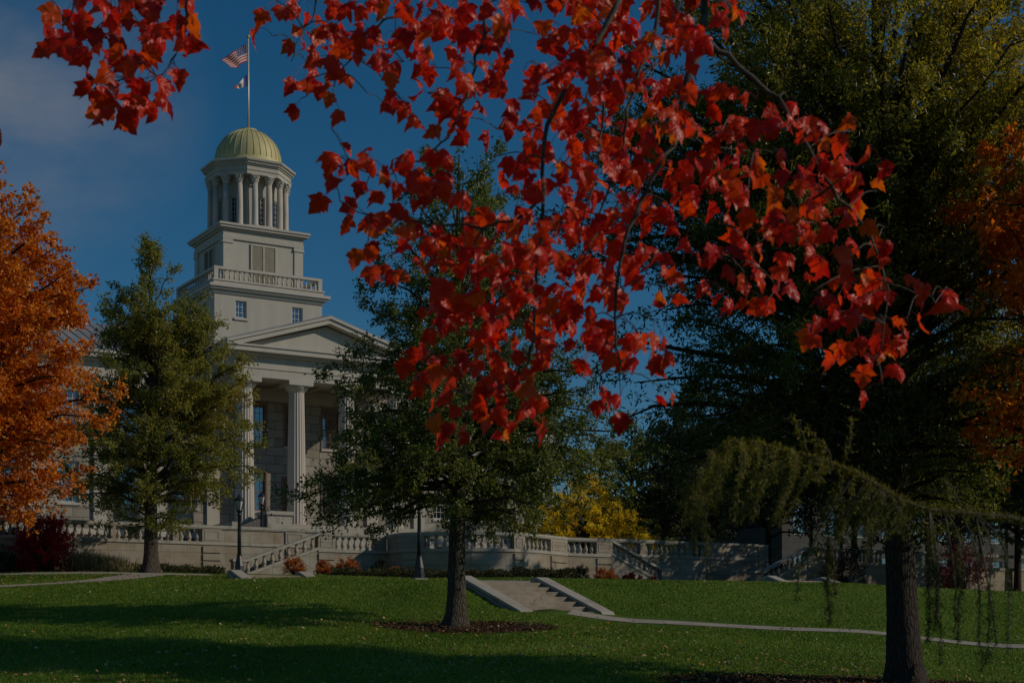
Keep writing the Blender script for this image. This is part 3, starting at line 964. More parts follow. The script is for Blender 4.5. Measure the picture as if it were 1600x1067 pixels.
m, n, l, b, out, U, V_ = flag_base('tricolour_flag')
c1 = mixc(n, l, math_node(n, l, 'GREATER_THAN', U, .27), (0.015, 0.03, 0.2), (0.75, 0.72, 0.68))
c2 = mixc(n, l, math_node(n, l, 'GREATER_THAN', U, .73), c1, (0.42, 0.02, 0.02))
du = math_node(n, l, 'MULTIPLY', math_node(n, l, 'SUBTRACT', U, .5), 3.2)
dv = math_node(n, l, 'MULTIPLY', math_node(n, l, 'SUBTRACT', V_, .45), 4.0)
em = math_node(n, l, 'LESS_THAN', math_node(n, l, 'ADD', math_node(n, l, 'MULTIPLY', du, du), math_node(n, l, 'MULTIPLY', dv, dv)), .16)
c3 = mixc(n, l, em, c2, (0.12, 0.07, 0.05))
wr = math_node(n, l, 'MULTIPLY', math_node(n, l, 'LESS_THAN', math_node(n, l, 'ABSOLUTE', math_node(n, l, 'SUBTRACT', V_, .72)), .05),
               math_node(n, l, 'LESS_THAN', math_node(n, l, 'ABSOLUTE', math_node(n, l, 'SUBTRACT', U, .5)), .17))
fin_flag(n, l, b, out, mixc(n, l, wr, c3, (0.05, 0.06, 0.2)))
M['flag_b'] = m
FY = top.y
mpp = FY / FPX
def flag_a(u, v):
    x = -.07 - u * (37.0 - 14.0 * v) * mpp - .10 * math.sin(u * 3 + v * 2) * u
    ztop = 38.45 - u * (34 * mpp) + .06 * math.sin(u * 8)
    zbot = 37.30 - u * (21 * mpp) + .06 * math.sin(u * 7 + 1.2) * u
    z = ztop + (zbot - ztop) * v
    y = -.05 - .95 * u + .16 * math.sin(u * 9 + v * 2.2) * u ** .6
    return (top.x + x, top.y + y, z)
fo = flag_mesh('striped_flag', M['flag_a'], flag_a)
tag(fo, 'red and white striped flag with blue starred corner flying near the top of the pole', 'flag')
def flag_b(u, v):
    x = -.07 - u * 19 * mpp
    ztop = 36.45 - u * (25 * mpp) + .05 * math.sin(u * 9)
    zbot = 35.65 - u * (9 * mpp) + .05 * math.sin(u * 8 + 1)
    z = ztop + (zbot - ztop) * v * (1 - .25 * u)
    return (top.x + x, top.y - .04 - .5 * u + .10 * math.sin(u * 10 + v * 2) * u ** .6, z)
fo = flag_mesh('tricolour_flag', M['flag_b'], flag_b)
tag(fo, 'small blue, white and red flag hanging limp below the striped flag', 'flag')

# ------------------------------------------------------------------ terrace with balustrades
ter = empty('terrace_wall', P(628, 893, 73.7), 0, 'long pale limestone terrace wall with balustrade in front of the domed hall', 'terrace wall')
ter.location.z = 3.0
def on_line(px, S, d):
    r = (px - 800) / FPX
    s = (r * S.y - S.x) / (d.x - r * d.y)
    return S + d * s
RAILH, PLH = .15, .12
def seg_wall(a, b, zt, th=.5, kind='bal', z0=2.0, nin=None, wallmb=None, railmb=None, pitch=.31):
    """one stretch of terrace from a to b, outer face on the line; returns baluster spots"""
    d = (b - a); L = d.length; d = d / L
    if nin is None: nin = Vector((-d.y, d.x, 0))
    zb = zt - .78
    wallmb.obox(a, d, nin, 0, L, 0, th, z0, zb - .14)
    railmb.obox(a, d, nin, 0, L, -.05, th + .04, zb - .137, zb)              # base moulding
    railmb.obox(a, d, nin, -.003, L + .003, -.05, .42, zt - .13, zt)               # top rail
    railmb.obox(a, d, nin, -.003, L + .003, -.02, .39, zt - .18, zt - .133)
    if kind == 'solid':
        wallmb.obox(a, d, nin, 0, L, .03, .34, zb + .003, zt - .183)
        return []
    if kind == 'pier':
        wallmb.obox(a, d, nin, 0, L, -.03, .40, zb + .003, zt - .183)
        if L > .6:
            railmb.obox(a, d, nin, .12, L - .12, -.05, -.033, zb + .10, zb + .14); railmb.obox(a, d, nin, .12, L - .12, -.05, -.033, zt - .29, zt - .25)
            railmb.obox(a, d, nin, .12, .16, -.05, -.033, zb + .143, zt - .293); railmb.obox(a, d, nin, L - .16, L - .12, -.05, -.033, zb + .143, zt - .293)
            z = zb - .2
            while z - .33 > z0:
                wallmb.obox(a, d, nin, 0.02, L - .02, -.07, -.003, z - .30, z); z -= .36
        return []
    n = max(1, int(L / pitch))
    return [(a + d * (L * (i + .5) / n) + nin * .185, zb, zt - .18 - zb) for i in range(n)]
wall_b, rail_b = MB(), MB(); spots = []
vL = v3
# left wall
S = G(318, 72.5)
def run(S, d, stops, zt, **k):
    for (p0, p1, kind) in stops:
        spots.extend(seg_wall(on_line(p0, S, d), on_line(p1, S, d), zt, kind=kind, nin=vL, wallmb=wall_b, railmb=rail_b, **k))
run(S, u3, [(-140, -20, 'bal'), (-20, 0, 'pier'), (0, 80, 'bal'), (80, 88, 'pier'), (88, 173, 'bal'), (173, 181, 'pier'), (181, 270, 'bal'), (270, 279, 'pier'), (279, 316, 'bal'), (316, 346, 'pier'), (346, 446, 'solid'), (446, 476, 'pier'), (476, 520, 'solid')], 5.4)
# section A in front, its return and the convex bay
SA = G(495, 73.4)
run(SA, u3, [(497, 524, 'pier'), (524, 590, 'bal'), (590, 604, 'pier')], 5.12)
a_, b_ = on_line(604, SA, u3), G(629, 73.6)
seg_wall(a_ + u3 * .0, b_, 5.12, kind='solid', wallmb=wall_b, railmb=rail_b, nin=u3)
bay = [G(629, 73.6), G(661, 73.25), G(700, 73.05), G(738, 73.0), G(770, 73.15), G(803, 73.5), G(820, 73.9), G(840, 74.6), G(860, 75.6), G(886, 76.9)]
kinds = ['pier', 'bal', 'bal', 'bal', 'bal', 'pier', 'bal', 'bal', 'pier']
for p, q_, kd in zip(bay[:-1], bay[1:], kinds):
    spots.extend(seg_wall(p, q_, 5.12, kind=kd, wallmb=wall_b, railmb=rail_b))
SC = bay[-1]
run(SC, u3, [(886, 932, 'bal'), (932, 957, 'pier')], 5.12)
SD = SC + v3 * 1.9
run(SD, u3, [(940, 1000, 'bal'), (1000, 1008, 'pier'), (1008, 1072, 'bal'), (1072, 1080, 'pier'), (1080, 1104, 'bal'), (1104, 1124, 'pier'), (1124, 1185, 'solid'), (1185, 1200, 'pier')], 5.3)
SE = on_line(1262, SC, u3)
run(SC, u3, [(1262, 1285, 'pier'), (1285, 1420, 'bal'), (1420, 1440, 'pier'), (1440, 1700, 'bal')], 5.12)
wall_b.build('retaining_wall', M['terrace'], ter, world=True)
rail_b.build('rail', M['coping'], ter, world=True)
# terrace floor behind
tf = MB()
edge = [on_line(-140, S, u3), on_line(520, S, u3), on_line(604, SA, u3), *bay, on_line(950, SC, u3), on_line(950, SD, u3), on_line(1200, SD, u3), on_line(1262, SD, u3), on_line(1262, SC, u3), on_line(1700, SC, u3)]
edge = [p + v3 * .3 for p in edge]
far = [loc(34, -3.8, 0), loc(-16, -3.8, 0)]
pts = [(p.x, p.y, 4.28) for p in edge] + [(p.x, p.y, 4.28) for p in far]
tf.add(pts, [tuple(range(len(pts)))])
tag(tf.build('terrace_paving', M['path']), kind='structure')

def baluster_proto(h, parent, name='baluster'):
    mb = MB(); mb.lathe([(r * .20, z * h) for (r, z) in BPROF], 12)
    return mb.build(name, M['baluster'], parent, smooth=True)
spots.sort(key=lambda s_: 0 if 60 < 800 + FPX * s_[0].x / s_[0].y < 1250 else 1)
spots = spots[:98]
bp = baluster_proto(1.0, ter)
for i, (p, z, h) in enumerate(spots):
    b = bp if i == 0 else bp.copy()
    if i: COL.objects.link(b); b.parent = ter
    b.location = (p.x - ter.location.x, p.y - ter.location.y, z + .002 - ter.location.z); b.scale = (1, 1, h - .004)

def stair_rail(pt, pb, zt, zb, label, name='stair_balustrade', n=9):
    """sloping balustrade from the top post to the bottom newel, with its steps behind"""
    root = empty(name, (pb.x, pb.y, zb - .85), 0, label, 'stair')
    d = (pt - pb); L = d.length; d = d / L
    nin = v3
    def slab(mb, s0, s1, z0a, z0b, th, n0, n1):
        vs = []
        for (s, z) in ((s0, z0a), (s1, z0b)):
            for t in (n0, n1):
                for dz in (0, th):
                    p = pb + d * s + nin * t; vs.append((p.x, p.y, z + dz))
        mb.add(vs, [(0,1,3,2), (4,6,7,5), (0,4,5,1), (2,3,7,6), (1,5,7,3), (0,2,6,4)])
    rb = MB(); slab(rb, .5, L, zb - .13, zt - .13, .13, -.05, .40); slab(rb, .5, L, zb - .80, zt - .80, .14, -.04, .38)
    rb.obox(pb, d, nin, -.08, .56, -.07, .44, zb - .10, zb + .02)
    rb.build('handrail', M['coping'], root, world=True)
    wb_ = MB()
    vs = []
    for (s, z) in ((.5, zb - .803), (L, zt - .803)):
        for t in (0, .36):
            p = pb + d * s + nin * t
            vs += [(p.x, p.y, 1.8), (p.x, p.y, z)]
    wb_.add(vs, [(0,1,3,2), (4,6,7,5), (0,4,5,1), (2,3,7,6), (1,5,7,3), (0,2,6,4)])
    wb_.obox(pb, d, nin, -.02, .5, -.02, .40, 1.8, zb - .103)
    wb_.build('stringer', M['terrace'], root, world=True)
    sb_ = MB(); k = 8
    for i in range(k):
        sb_.obox(pb, d, nin, .3 + (L - .3) * i / k, L, .365, 1.66, 1.9, zb - .95 + (zt - zb) * (i + 1) / k)
    sb_.build('steps', M['step'], root, world=True)
    h = .51
    b0_ = None
    for i in range(n):
        s = .72 + (L - .95) * i / (n - 1)
        z = zb - .66 + (zt - zb) * (s - .5) / (L - .5)
        p = pb + d * s + nin * .17
        if b0_ is None: b = b0_ = baluster_proto(1.0, root)
        else:
            b = b0_.copy(); COL.objects.link(b); b.parent = root
        b.scale = (1, 1, h + .02)
        b.location = (p.x - root.location.x, p.y - root.location.y, z - root.location.z)
    return root
stair_rail(on_line(497, SA, u3), on_line(366, SA, u3), 5.08, 3.72, 'stone stair balustrade climbing to the terrace, in the sun behind the lamp post')
stair_rail(on_line(957, SC, u3), on_line(1046, SC, u3), 5.08, 3.72, 'shaded stone stair balustrade coming down in front of the long dark terrace wall')
stair_rail(on_line(1262, SC, u3), on_line(1180, SC, u3), 5.08, 3.72, 'dark stone stair balustrade half hidden behind the hanging conifer shoots')

# ------------------------------------------------------------------ lawn steps
def lawn_steps(o, label, n=7, rise=.168, run_=.53):
    root = empty('lawn_steps', o, ROT, label, 'steps', 'stone steps set in the lawn bank')
    sb = MB()
    for i in range(n):
        sb.box(.5, 2.93, run_ * i, run_ * i + (run_ - .003 if i < n - 1 else run_ + .6), -.6, rise * (i + 1))
    sb.build('steps', M['step'], root, bevel=.012)
    for x in (0, 2.933):
        cb = MB()
        L = run_ * n + .25
        H = rise * n
        pr = [(-.35, -.5), (-.35, .06), (-.24, .17), (L - .35, H + .20), (L, H + .17), (L, -.5)]
        cb.prism([(x, y, z) for (y, z) in pr], [(x + .497, y, z) for (y, z) in pr])
        c = cb.build('cheek_wall', M['concrete'], root, bevel=.02)
        sc_ = Vector((0, 0, 0))
        gb = MB()
        for xs in (x - .012, x + .497):
            gb.prism([(xs, -.15, .07), (xs, -.15, .10), (xs, L - .3, H + .12), (xs, L - .3, H + .09)], [(xs + .012, -.15, .07), (xs + .012, -.15, .10), (xs + .012, L - .3, H + .12), (xs + .012, L - .3, H + .09)])
        gb.build('cheek_groove', M['dark_stone'], c)
    return root
st0 = lawn_steps(STEP_O, 'broad concrete lawn steps between sloping cheek walls, beside the middle tree')
def steps_copy(px, Y, zb, label):
    c = copy_tree(st0)
    c['label'] = label
    p = G(px, Y); c.location = (p.x, p.y, zb)
    return c
steps_copy(412, 58.6, 1.44, 'half sunken lawn steps behind the crest, their cheek walls by the lamp post')
steps_copy(1290, 62.0, 1.35, 'shaded lawn steps showing only their cheek tops behind the large trunk')

# ------------------------------------------------------------------ lamp posts
def lamp(p, label, first=None):
    if first:
        c = copy_tree(first); c.location = p; c['label'] = label; return c
    root = empty('lamp_post', p, .4, label, 'lamp post', 'black lamp posts in front of the hall')
    mb = MB(); mb.box(-.27, .27, -.27, .27, -.3, .10); mb.build('footing', M['concrete'], root)
    mb = MB()
    mb.lathe([(.24, .10), (.24, .30), (.21, .34), (.20, .55), (.15, .80), (.11, 1.0), (.125, 1.03), (.10, 1.07)], 8)
    mb.build('base', M['iron'], root)
    mb = MB(); mb.lathe([(.088, 1.07), (.082, 2.0), (.068, 2.84), (.10, 2.87), (.10, 2.91), (.065, 2.95), (.06, 3.0)], 14)
    mb.build('pole', M['iron'], root, smooth=True)
    mb = MB(); mb.lathe([(.06, 3.0), (.13, 3.03), (.15, 3.08), (.12, 3.10)], 8)
    mb.lathe([(.235, 3.52), (.25, 3.55), (.22, 3.60), (.10, 3.70), (.05, 3.76), (.055, 3.80), (.02, 3.84), (.012, 3.92)], 8)
    for k in range(8):
        a = k * math.pi / 4
        mb.tube([(.115 * math.cos(a), .115 * math.sin(a), 3.09), (.225 * math.cos(a), .225 * math.sin(a), 3.53)], [.013, .013], 4)
    mb.build('lantern', M['iron'], root)
    mb = MB(); mb.lathe([(.105, 3.105), (.21, 3.517)], 8); mb.build('lamp_glass', M['lamp_glass'], root)
    return root
lp = ground(374, 62.5); l1 = lamp(lp, 'black lamp post by the sunlit stair at the left of the terrace'); l1.scale = (.92, .92, .88)
lp = G(409, 80.0); lp.z = 4.3; l2 = lamp(lp, 'black lamp post up on the terrace in front of the portico window', l1)
lp = ground(655, 58.0); l3 = lamp(lp, 'black lamp post on a concrete block, its head lost in the middle tree', l1)

# ------------------------------------------------------------------ foliage tools
def leaf_quads(pos, d, nrm, ln, wd):
    """pos, d, nrm (n,3); ln, wd (n,) -> V (4n,3), F (n,4)"""
    d = d / (np.linalg.norm(d, axis=1, keepdims=True) + 1e-9)
    s = np.cross(d, nrm); s /= (np.linalg.norm(s, axis=1, keepdims=True) + 1e-9)
    nn = np.cross(s, d)
    mid = pos + d * (ln * .45)[:, None] + nn * (wd * .18)[:, None]
    V = np.stack([pos, mid + s * (wd * .5)[:, None], pos + d * ln[:, None], mid - s * (wd * .5)[:, None]], 1).reshape(-1, 3)
    F = np.arange(len(pos) * 4).reshape(-1, 4)
    return V, F

def scatter_leaves(rng, A, B, n, ln, wd, jit, droop=.25, up=.5, wts=None):
    L = np.linalg.norm(B - A, axis=1)
    w = L if wts is None else L * wts
    idx = rng.choice(len(A), n, p=w / w.sum())
    t = rng.random(n)[:, None]
    pos = A[idx] * (1 - t) + B[idx] * t + rng.normal(0, jit, (n, 3))
    td = (B - A)[idx] / (L[idx][:, None] + 1e-9)
    d = td * .55 + rng.normal(0, .65, (n, 3)); d[:, 2] -= droop
    nr_ = rng.normal(0, .7, (n, 3)); nr_[:, 2] += up
    l_ = ln * rng.uniform(.65, 1.25, n); w_ = wd * rng.uniform(.7, 1.25, n)
    return leaf_quads(pos, d, nr_, l_, w_)

def make_tree(name, label, cat, px, Y, prof, top_px, r0, n_limb, n_leaf, leaf, mat, bark, seed, elev=(5, 55), zclear=None,
              jit=.06, yscale=1.0, group=None, density=1.0, flare=1.6, base=None, extra_limb_r=.30, gaps=.35, up=.5, zlean=0.0):
    """prof: rows (py, left half width px, right half width px) of the crown seen from the path; a real crown round a real trunk"""
    rng = np.random.default_rng(seed); rnd = random.Random(seed)
    b = base or ground(px, Y)
    root = empty(name, b, 0, label, cat, group)
    mpp_ = Y / FPX
    prof = sorted(prof, key=lambda r: -r[0])
    pz = np.array([(1000 - r[0]) * mpp_ for r in prof]); pl = np.array([r[1] * mpp_ for r in prof]); pr_ = np.array([r[2] * mpp_ for r in prof])
    ztop = pz[-1]; zlow = pz[0]
    if zclear is None: zclear = zlow
    tx = (top_px - px) * mpp_
    def axis_at(z):
        t = (z - b.z) / (ztop - b.z)
        return Vector((b.x + tx * t + .10 * math.sin(t * 7 + seed) * t, b.y + .10 * math.cos(t * 6 + seed) * t, z))
    def rad_at(z):
        t = max(0, min(1, (z - b.z) / (ztop - b.z)))
        return r0 * (1 - t) ** .9 + .015
    tb = MB()
    zs = [b.z - .25, b.z + .02, b.z + .18, b.z + .45, b.z + .9]
    zs += list(np.linspace(b.z + 1.4, ztop - .15, 14))
    fl = [flare * 1.15, flare, 1 + (flare - 1) * .55, 1 + (flare - 1) * .22, 1.04] + [1] * 14
    # trunk with root flare lobes
    n = 14; vs = []; fs = []
    for i, z in enumerate(zs):
        c = axis_at(max(z, b.z)); r = rad_at(z) * fl[i]
        lobe = max(0, fl[i] - 1) * .35
        for k in range(n):
            a = 2 * math.pi * k / n
            rr_ = r * (1 + lobe * math.sin(a * 5 + seed)) * (1 + .03 * math.sin(a * 3 + z * 2))
            vs.append((c.x + rr_ * math.cos(a), c.y + rr_ * math.sin(a), z))
    for i in range(len(zs) - 1):
        for k in range(n):
            j = (k + 1) % n
            fs.append((i*n + k, i*n + j, (i+1)*n + j, (i+1)*n + k))
    tb.add(vs, fs)
    tb.build('trunk', bark, root, world=True, smooth=True)
    bm_ = MB(); A = []; B = []; W = []
    # limbs
    zz = rng.random(4000) * (ztop - zlow) + zlow
    Rm = np.interp(zz, pz, (pl + pr_) / 2)
    keep = rng.random(4000) < (Rm / Rm.max()) ** .8
    zt_ = np.sort(zz[keep][:n_limb])
    for i, z_tip in enumerate(zt_):
        az = i * 2.39996 + rnd.uniform(-.4, .4)
        c = math.cos(az)
        R = np.interp(z_tip, pz, pl) * (1 - c) / 2 + np.interp(z_tip, pz, pr_) * (1 + c) / 2
        R *= rnd.uniform(.78, 1.06)
        if R < .12: R = .12
        h01 = (z_tip - zlow) / (ztop - zlow)
        el = math.radians(elev[0] + (elev[1] - elev[0]) * h01 + rnd.uniform(-8, 8))
        z_o = min(max(z_tip - R * math.tan(el), zclear), ztop - .3)
        p0 = axis_at(z_o)
        ax = axis_at(z_tip)
        p1 = Vector((ax.x + R * c, ax.y + R * math.sin(az) * yscale, z_tip))
        L = (p1 - p0).length
        m = 7
        pts = []
        for k in range(m + 1):
            t = k / m
            p = p0.lerp(p1, t)
            p.z += .10 * L * math.sin(math.pi * t) * (1 if el > 0 else .4)
            if 0 < k: p += Vector((rnd.gauss(0, .03), rnd.gauss(0, .03), rnd.gauss(0, .03))) * L * .6
            pts.append(p)
        rb_ = min(rad_at(z_o) * .62, extra_limb_r * .12 * L ** .8 + .012)
        bm_.tube(pts, [max(.006, rb_ * (1 - .9 * k / m)) for k in range(m + 1)], 6)
        for k in range(2, m):                                # limb itself carries leaves on its outer half
            A.append(pts[k]); B.append(pts[k + 1]); W.append(.6)
        ns = max(8, int(L * 3.2 * density))
        for k in range(ns):
            t = .22 + .78 * (k + rnd.random()) / ns
            i0 = min(int(t * m), m - 1)
            q0 = pts[i0].lerp(pts[i0 + 1], t * m - i0)
            dr = (pts[i0 + 1] - pts[i0]).normalized()
            sd = Vector((rnd.gauss(0, 1), rnd.gauss(0, 1), rnd.gauss(.15, .6)))
            sd = (sd - dr * sd.dot(dr)).normalized()
            ang = rnd.uniform(.5, 1.05)
            dv_ = (dr * math.cos(ang) + sd * math.sin(ang))
            l2_ = (.16 + .30 * L * (1.05 - t) * rnd.uniform(.5, 1.1) + rnd.uniform(.05, .35))
            q1 = q0 + dv_ * l2_ * .55 + Vector((0, 0, .03))
            q2 = q0 + dv_ * l2_ + Vector((0, 0, rnd.uniform(-.10, .12) * l2_))
            bm_.tube([q0, q1, q2], [max(.004, rb_ * .28 * (1.1 - t)), max(.003, rb_ * .15 * (1.1 - t)), .003], 3)
            w = (0.0 if rnd.random() < gaps * .35 else rnd.uniform(.4, 1.6)) * (1 + .9 * h01)
            A += [q0.lerp(q1, .3), q1]; B += [q1, q2]; W += [w * .7, w * 1.4]
            nt = 2 + int(l2_ * 4.5)
            for j in range(nt):
                tt = rnd.uniform(.25, 1)
                w0 = q0.lerp(q2, tt)
                td = (dv_ * .6 + Vector((rnd.gauss(0, .6), rnd.gauss(0, .6), rnd.gauss(.05, .5)))).normalized()
                l3_ = rnd.uniform(.12, .42)
                A.append(w0); B.append(w0 + td * l3_); W.append(w * 1.3)
    # leader twigs at the very top
    for k in range(26):
        z = ztop - rnd.random() ** 1.5 * (ztop - zlow) * .16
        p = axis_at(z)
        td = Vector((rnd.gauss(0, .5), rnd.gauss(0, .5), rnd.uniform(.3, 1))).normalized()
        A.append(p); B.append(p + td * rnd.uniform(.15, .5)); W.append(1.2)
    bm_.build('branches', bark, root, world=True)
    A = np.array([tuple(p) for p in A]); B = np.array([tuple(p) for p in B]); W = np.array(W)
    V, F = scatter_leaves(rng, A, B, n_leaf, leaf[0], leaf[1], jit, wts=W, up=up)
    np_mesh('crown', V, F, mat, root)
    return root

def make_shrub(name, label, px, Y, rx, h, n_leaf, leaf, mat, seed, ry=None, group=None, cat='shrub', base=None, jit=.03, droop=.0, spiky=0.0):
    rng = np.random.default_rng(seed); rnd = random.Random(seed)
    b = base or ground(px, Y)
    root = empty(name, b, 0, label, cat, group)
    ry = ry or rx
    sb = MB(); A = []; B = []; W = []
    ns = int(70 * max(.5, rx))
    for i in range(ns):
        az = rnd.uniform(0, 2 * math.pi); el = math.asin(rnd.uniform(.02, 1)); k = rnd.uniform(.72, 1.05)
        d = Vector((math.cos(az) * math.cos(el) * rx, math.sin(az) * math.cos(el) * ry, math.sin(el) * h)) * k
        o = Vector((rnd.gauss(0, .10) * rx, rnd.gauss(0, .10) * ry, 0))
        p0 = b + o - Vector((0, 0, .05)); p1 = b + o + Vector((d.x * .45, d.y * .45, d.z * .62)); p2 = b + d
        sb.tube([p0, p1, p2], [.014, .008, .003], 4)
        w = rnd.uniform(.5, 1.4)
        A += [p1]; B += [p2]; W += [w]
        for j in range(5):
            t = rnd.uniform(.35, 1)
            q0 = p1.lerp(p2, t)
            td = (d.normalized() * .7 + Vector((rnd.gauss(0, .5), rnd.gauss(0, .5), rnd.gauss(.1, .4)))).normalized()
            A.append(q0); B.append(q0 + td * rnd.uniform(.10, .30) * (rx + h) * .5); W.append(w * 1.5)
    sb.build('stems', M['bark2'], root, world=True)
    A = np.array([tuple(p) for p in A]); B = np.array([tuple(p) for p in B]); W = np.array(W)
    V, F = scatter_leaves(rng, A, B, n_leaf, leaf[0], leaf[1], jit, droop=droop, up=.4, wts=W)
    z = V.reshape(-1, 4, 3); ok = z[:, :, 2].min(1) > b.z - .02
    V = z[ok].reshape(-1, 3); F = np.arange(len(V)).reshape(-1, 4)
    np_mesh('foliage', V, F, mat, root)
    return root

# leaf materials
M['oak_green'] = mat_leaf('oak_green', [(0.1, (0.045, 0.070, 0.013)), (0.45, (0.095, 0.120, 0.020)), (0.72, (0.19, 0.20, 0.035)), (0.95, (0.30, 0.24, 0.04))], .5, .42, .38, .35, .5, tmul=1.9)
M['oak_olive'] = mat_leaf('oak_olive', [(0.1, (0.085, 0.115, 0.022)), (0.45, (0.19, 0.20, 0.034)), (0.72, (0.32, 0.26, 0.035)), (0.93, (0.48, 0.24, 0.02))], .35, .42, .40, .5, .45, tmul=1.8, zgrad=((1, 0, 0), -3.5, 5.5, .30))
M['oak_big'] = mat_leaf('oak_big', [(0.08, (0.035, 0.048, 0.008)), (0.38, (0.10, 0.110, 0.014)), (0.55, (0.23, 0.20, 0.016)), (0.76, (0.52, 0.37, 0.018)), (0.98, (0.58, 0.28, 0.018))], .28, .45, .40, .45, .45, tmul=1.8, zgrad=((.50, 0, .50), .5, 9.0, .40))
M['orange'] = mat_leaf('orange_leaf', [(0.08, (0.36, 0.070, 0.007)), (0.42, (0.60, 0.17, 0.009)), (0.72, (0.74, 0.27, 0.015)), (0.95, (0.84, 0.48, 0.09))], .5, .42, .42, .4, .45, tmul=1.5)
M['orange_deep'] = mat_leaf('orange_deep', [(0.1, (0.42, 0.085, 0.006)), (0.5, (0.66, 0.17, 0.010)), (0.9, (0.76, 0.28, 0.014))], .6, .55, .45, .4, .3, tmul=1.4)
M['yellow'] = mat_leaf('yellow_leaf', [(0.1, (0.60, 0.42, 0.014)), (0.5, (0.80, 0.58, 0.018)), (0.9, (0.86, 0.66, 0.03))], .6, .40, .5, .4, .3, tmul=1.3)
M['burning'] = mat_leaf('burning_red', [(0.1, (0.20, 0.004, 0.010)), (0.5, (0.45, 0.008, 0.018)), (0.9, (0.65, 0.016, 0.03))], .8, .42, .45, .4, .35, tmul=1.5)
M['dark_red'] = mat_leaf('dark_red', [(0.1, (0.05, 0.004, 0.005)), (0.5, (0.12, 0.006, 0.008)), (0.9, (0.20, 0.01, 0.012))], .8, .3, .5, .4, .3)
M['rust'] = mat_leaf('rust_leaf', [(0.1, (0.28, 0.06, 0.01)), (0.5, (0.46, 0.13, 0.015)), (0.9, (0.54, 0.20, 0.03))], 1.0, .3, .5, .3, .3)
M['evergreen'] = mat_leaf('evergreen', [(0.1, (0.012, 0.024, 0.010)), (0.5, (0.022, 0.042, 0.014)), (0.9, (0.045, 0.07, 0.02))], .8, .15, .5, .3, .3)
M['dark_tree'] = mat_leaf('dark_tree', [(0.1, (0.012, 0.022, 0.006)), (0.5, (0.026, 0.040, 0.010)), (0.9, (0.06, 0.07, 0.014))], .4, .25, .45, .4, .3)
M['cover'] = mat_leaf('cover_leaf', [(0.1, (0.03, 0.03, 0.012)), (0.5, (0.05, 0.055, 0.018)), (0.9, (0.13, 0.085, 0.03))], 1.2, .2, .6, .5, .2)
M['straw'] = mat_leaf('straw', [(0.1, (0.16, 0.14, 0.05)), (0.5, (0.30, 0.25, 0.12)), (0.9, (0.40, 0.35, 0.19))], 1.0, .3, .6, .2, .2)

# ------------------------------------------------------------------ trees
make_tree('oak_tree', 'dark green oak with a straight bare trunk in a mulch ring beside the lawn steps', 'tree', 713, 42.0,
    [(838, 60, 60), (815, 230, 150), (795, 285, 215), (750, 250, 265), (700, 225, 260), (640, 205, 235), (570, 215, 215), (500, 180, 185), (430, 165, 150), (380, 120, 130), (330, 100, 115), (290, 55, 85), (255, 38, 60), (238, 20, 40)],
    722, .25, 125, 120000, (.10, .056), M['oak_green'], M['bark'], 11, elev=(-12, 58), zclear=3.6, gaps=.4, extra_limb_r=.17)
make_tree('oak_tree', 'olive green oak turning gold at one side, in front of the terrace balustrade', 'tree', 236, 66.0,
    [(832, 40, 40), (812, 105, 70), (780, 138, 115), (740, 130, 172), (690, 132, 184), (640, 120, 170), (590, 108, 160), (540, 85, 128), (500, 76, 100), (460, 68, 78), (440, 55, 52), (410, 22, 24), (378, 6, 6)],
    238, .30, 120, 80000, (.14, .070), M['oak_olive'], M['bark'], 23, elev=(-6, 62), gaps=.4, jit=.08, extra_limb_r=.2, yscale=.8)
make_tree('orange_tree', 'bright orange autumn tree standing left of the olive green oak', 'tree', -70, 56.0,
    [(830, 60, 120), (800, 150, 165), (740, 200, 195), (680, 230, 225), (600, 250, 250), (520, 240, 238), (450, 220, 238), (390, 190, 222), (350, 150, 185), (310, 110, 95), (270, 90, 82), (225, 40, 60)],
    -60, .34, 125, 85000, (.20, .11), M['orange'], M['bark2'], 37, elev=(0, 60), zclear=5.2, gaps=.5, jit=.09, extra_limb_r=.2)
make_tree('oak_tree', 'huge dark oak with yellowing top and thick trunk on the near lawn', 'tree', 1415, 30.0,
    [(835, 130, 60), (800, 300, 120), (740, 395, 200), (680, 420, 260), (620, 400, 290), (550, 440, 300), (480, 430, 310), (400, 470, 320), (320, 520, 330), (240, 520, 330), (140, 450, 330), (40, 380, 330), (-60, 300, 300), (-180, 180, 220), (-260, 60, 80)],
    1352, .315, 230, 255000, (.115, .040), M['oak_big'], M['bark2'], 52, elev=(-4, 60), zclear=2.6, yscale=.72, gaps=.55, extra_limb_r=.22, flare=1.45)
make_tree('orange_maple', 'deep orange maple reaching in beside the huge dark oak', 'tree', 1725, 27.0,
    [(800, 90, 90), (760, 175, 150), (700, 235, 200), (640, 225, 200), (560, 180, 180), (480, 190, 190), (400, 180, 180), (330, 235, 180), (270, 275, 180), (225, 190, 120), (180, 60, 60)],
    1720, .2, 90, 19000, (.13, .10), M['orange_deep'], M['bark2'], 61, elev=(5, 45), gaps=.8, base=ground(1725, 27.0))
make_tree('yellow_tree', 'small bright yellow tree spreading behind the balustrade', 'tree', 918, 90.0,
    [(858, 95, 110), (840, 115, 120), (815, 110, 105), (790, 90, 72), (765, 55, 40), (745, 15, 15)],
    915, .14, 46, 16000, (.17, .09), M['yellow'], M['bark2'], 71, elev=(0, 40), base=Vector(((918-800)/FPX*90.0, 90.0, 4.3)), zclear=4.9, gaps=.5)
grp = 'dark trees at the far side of the terrace'
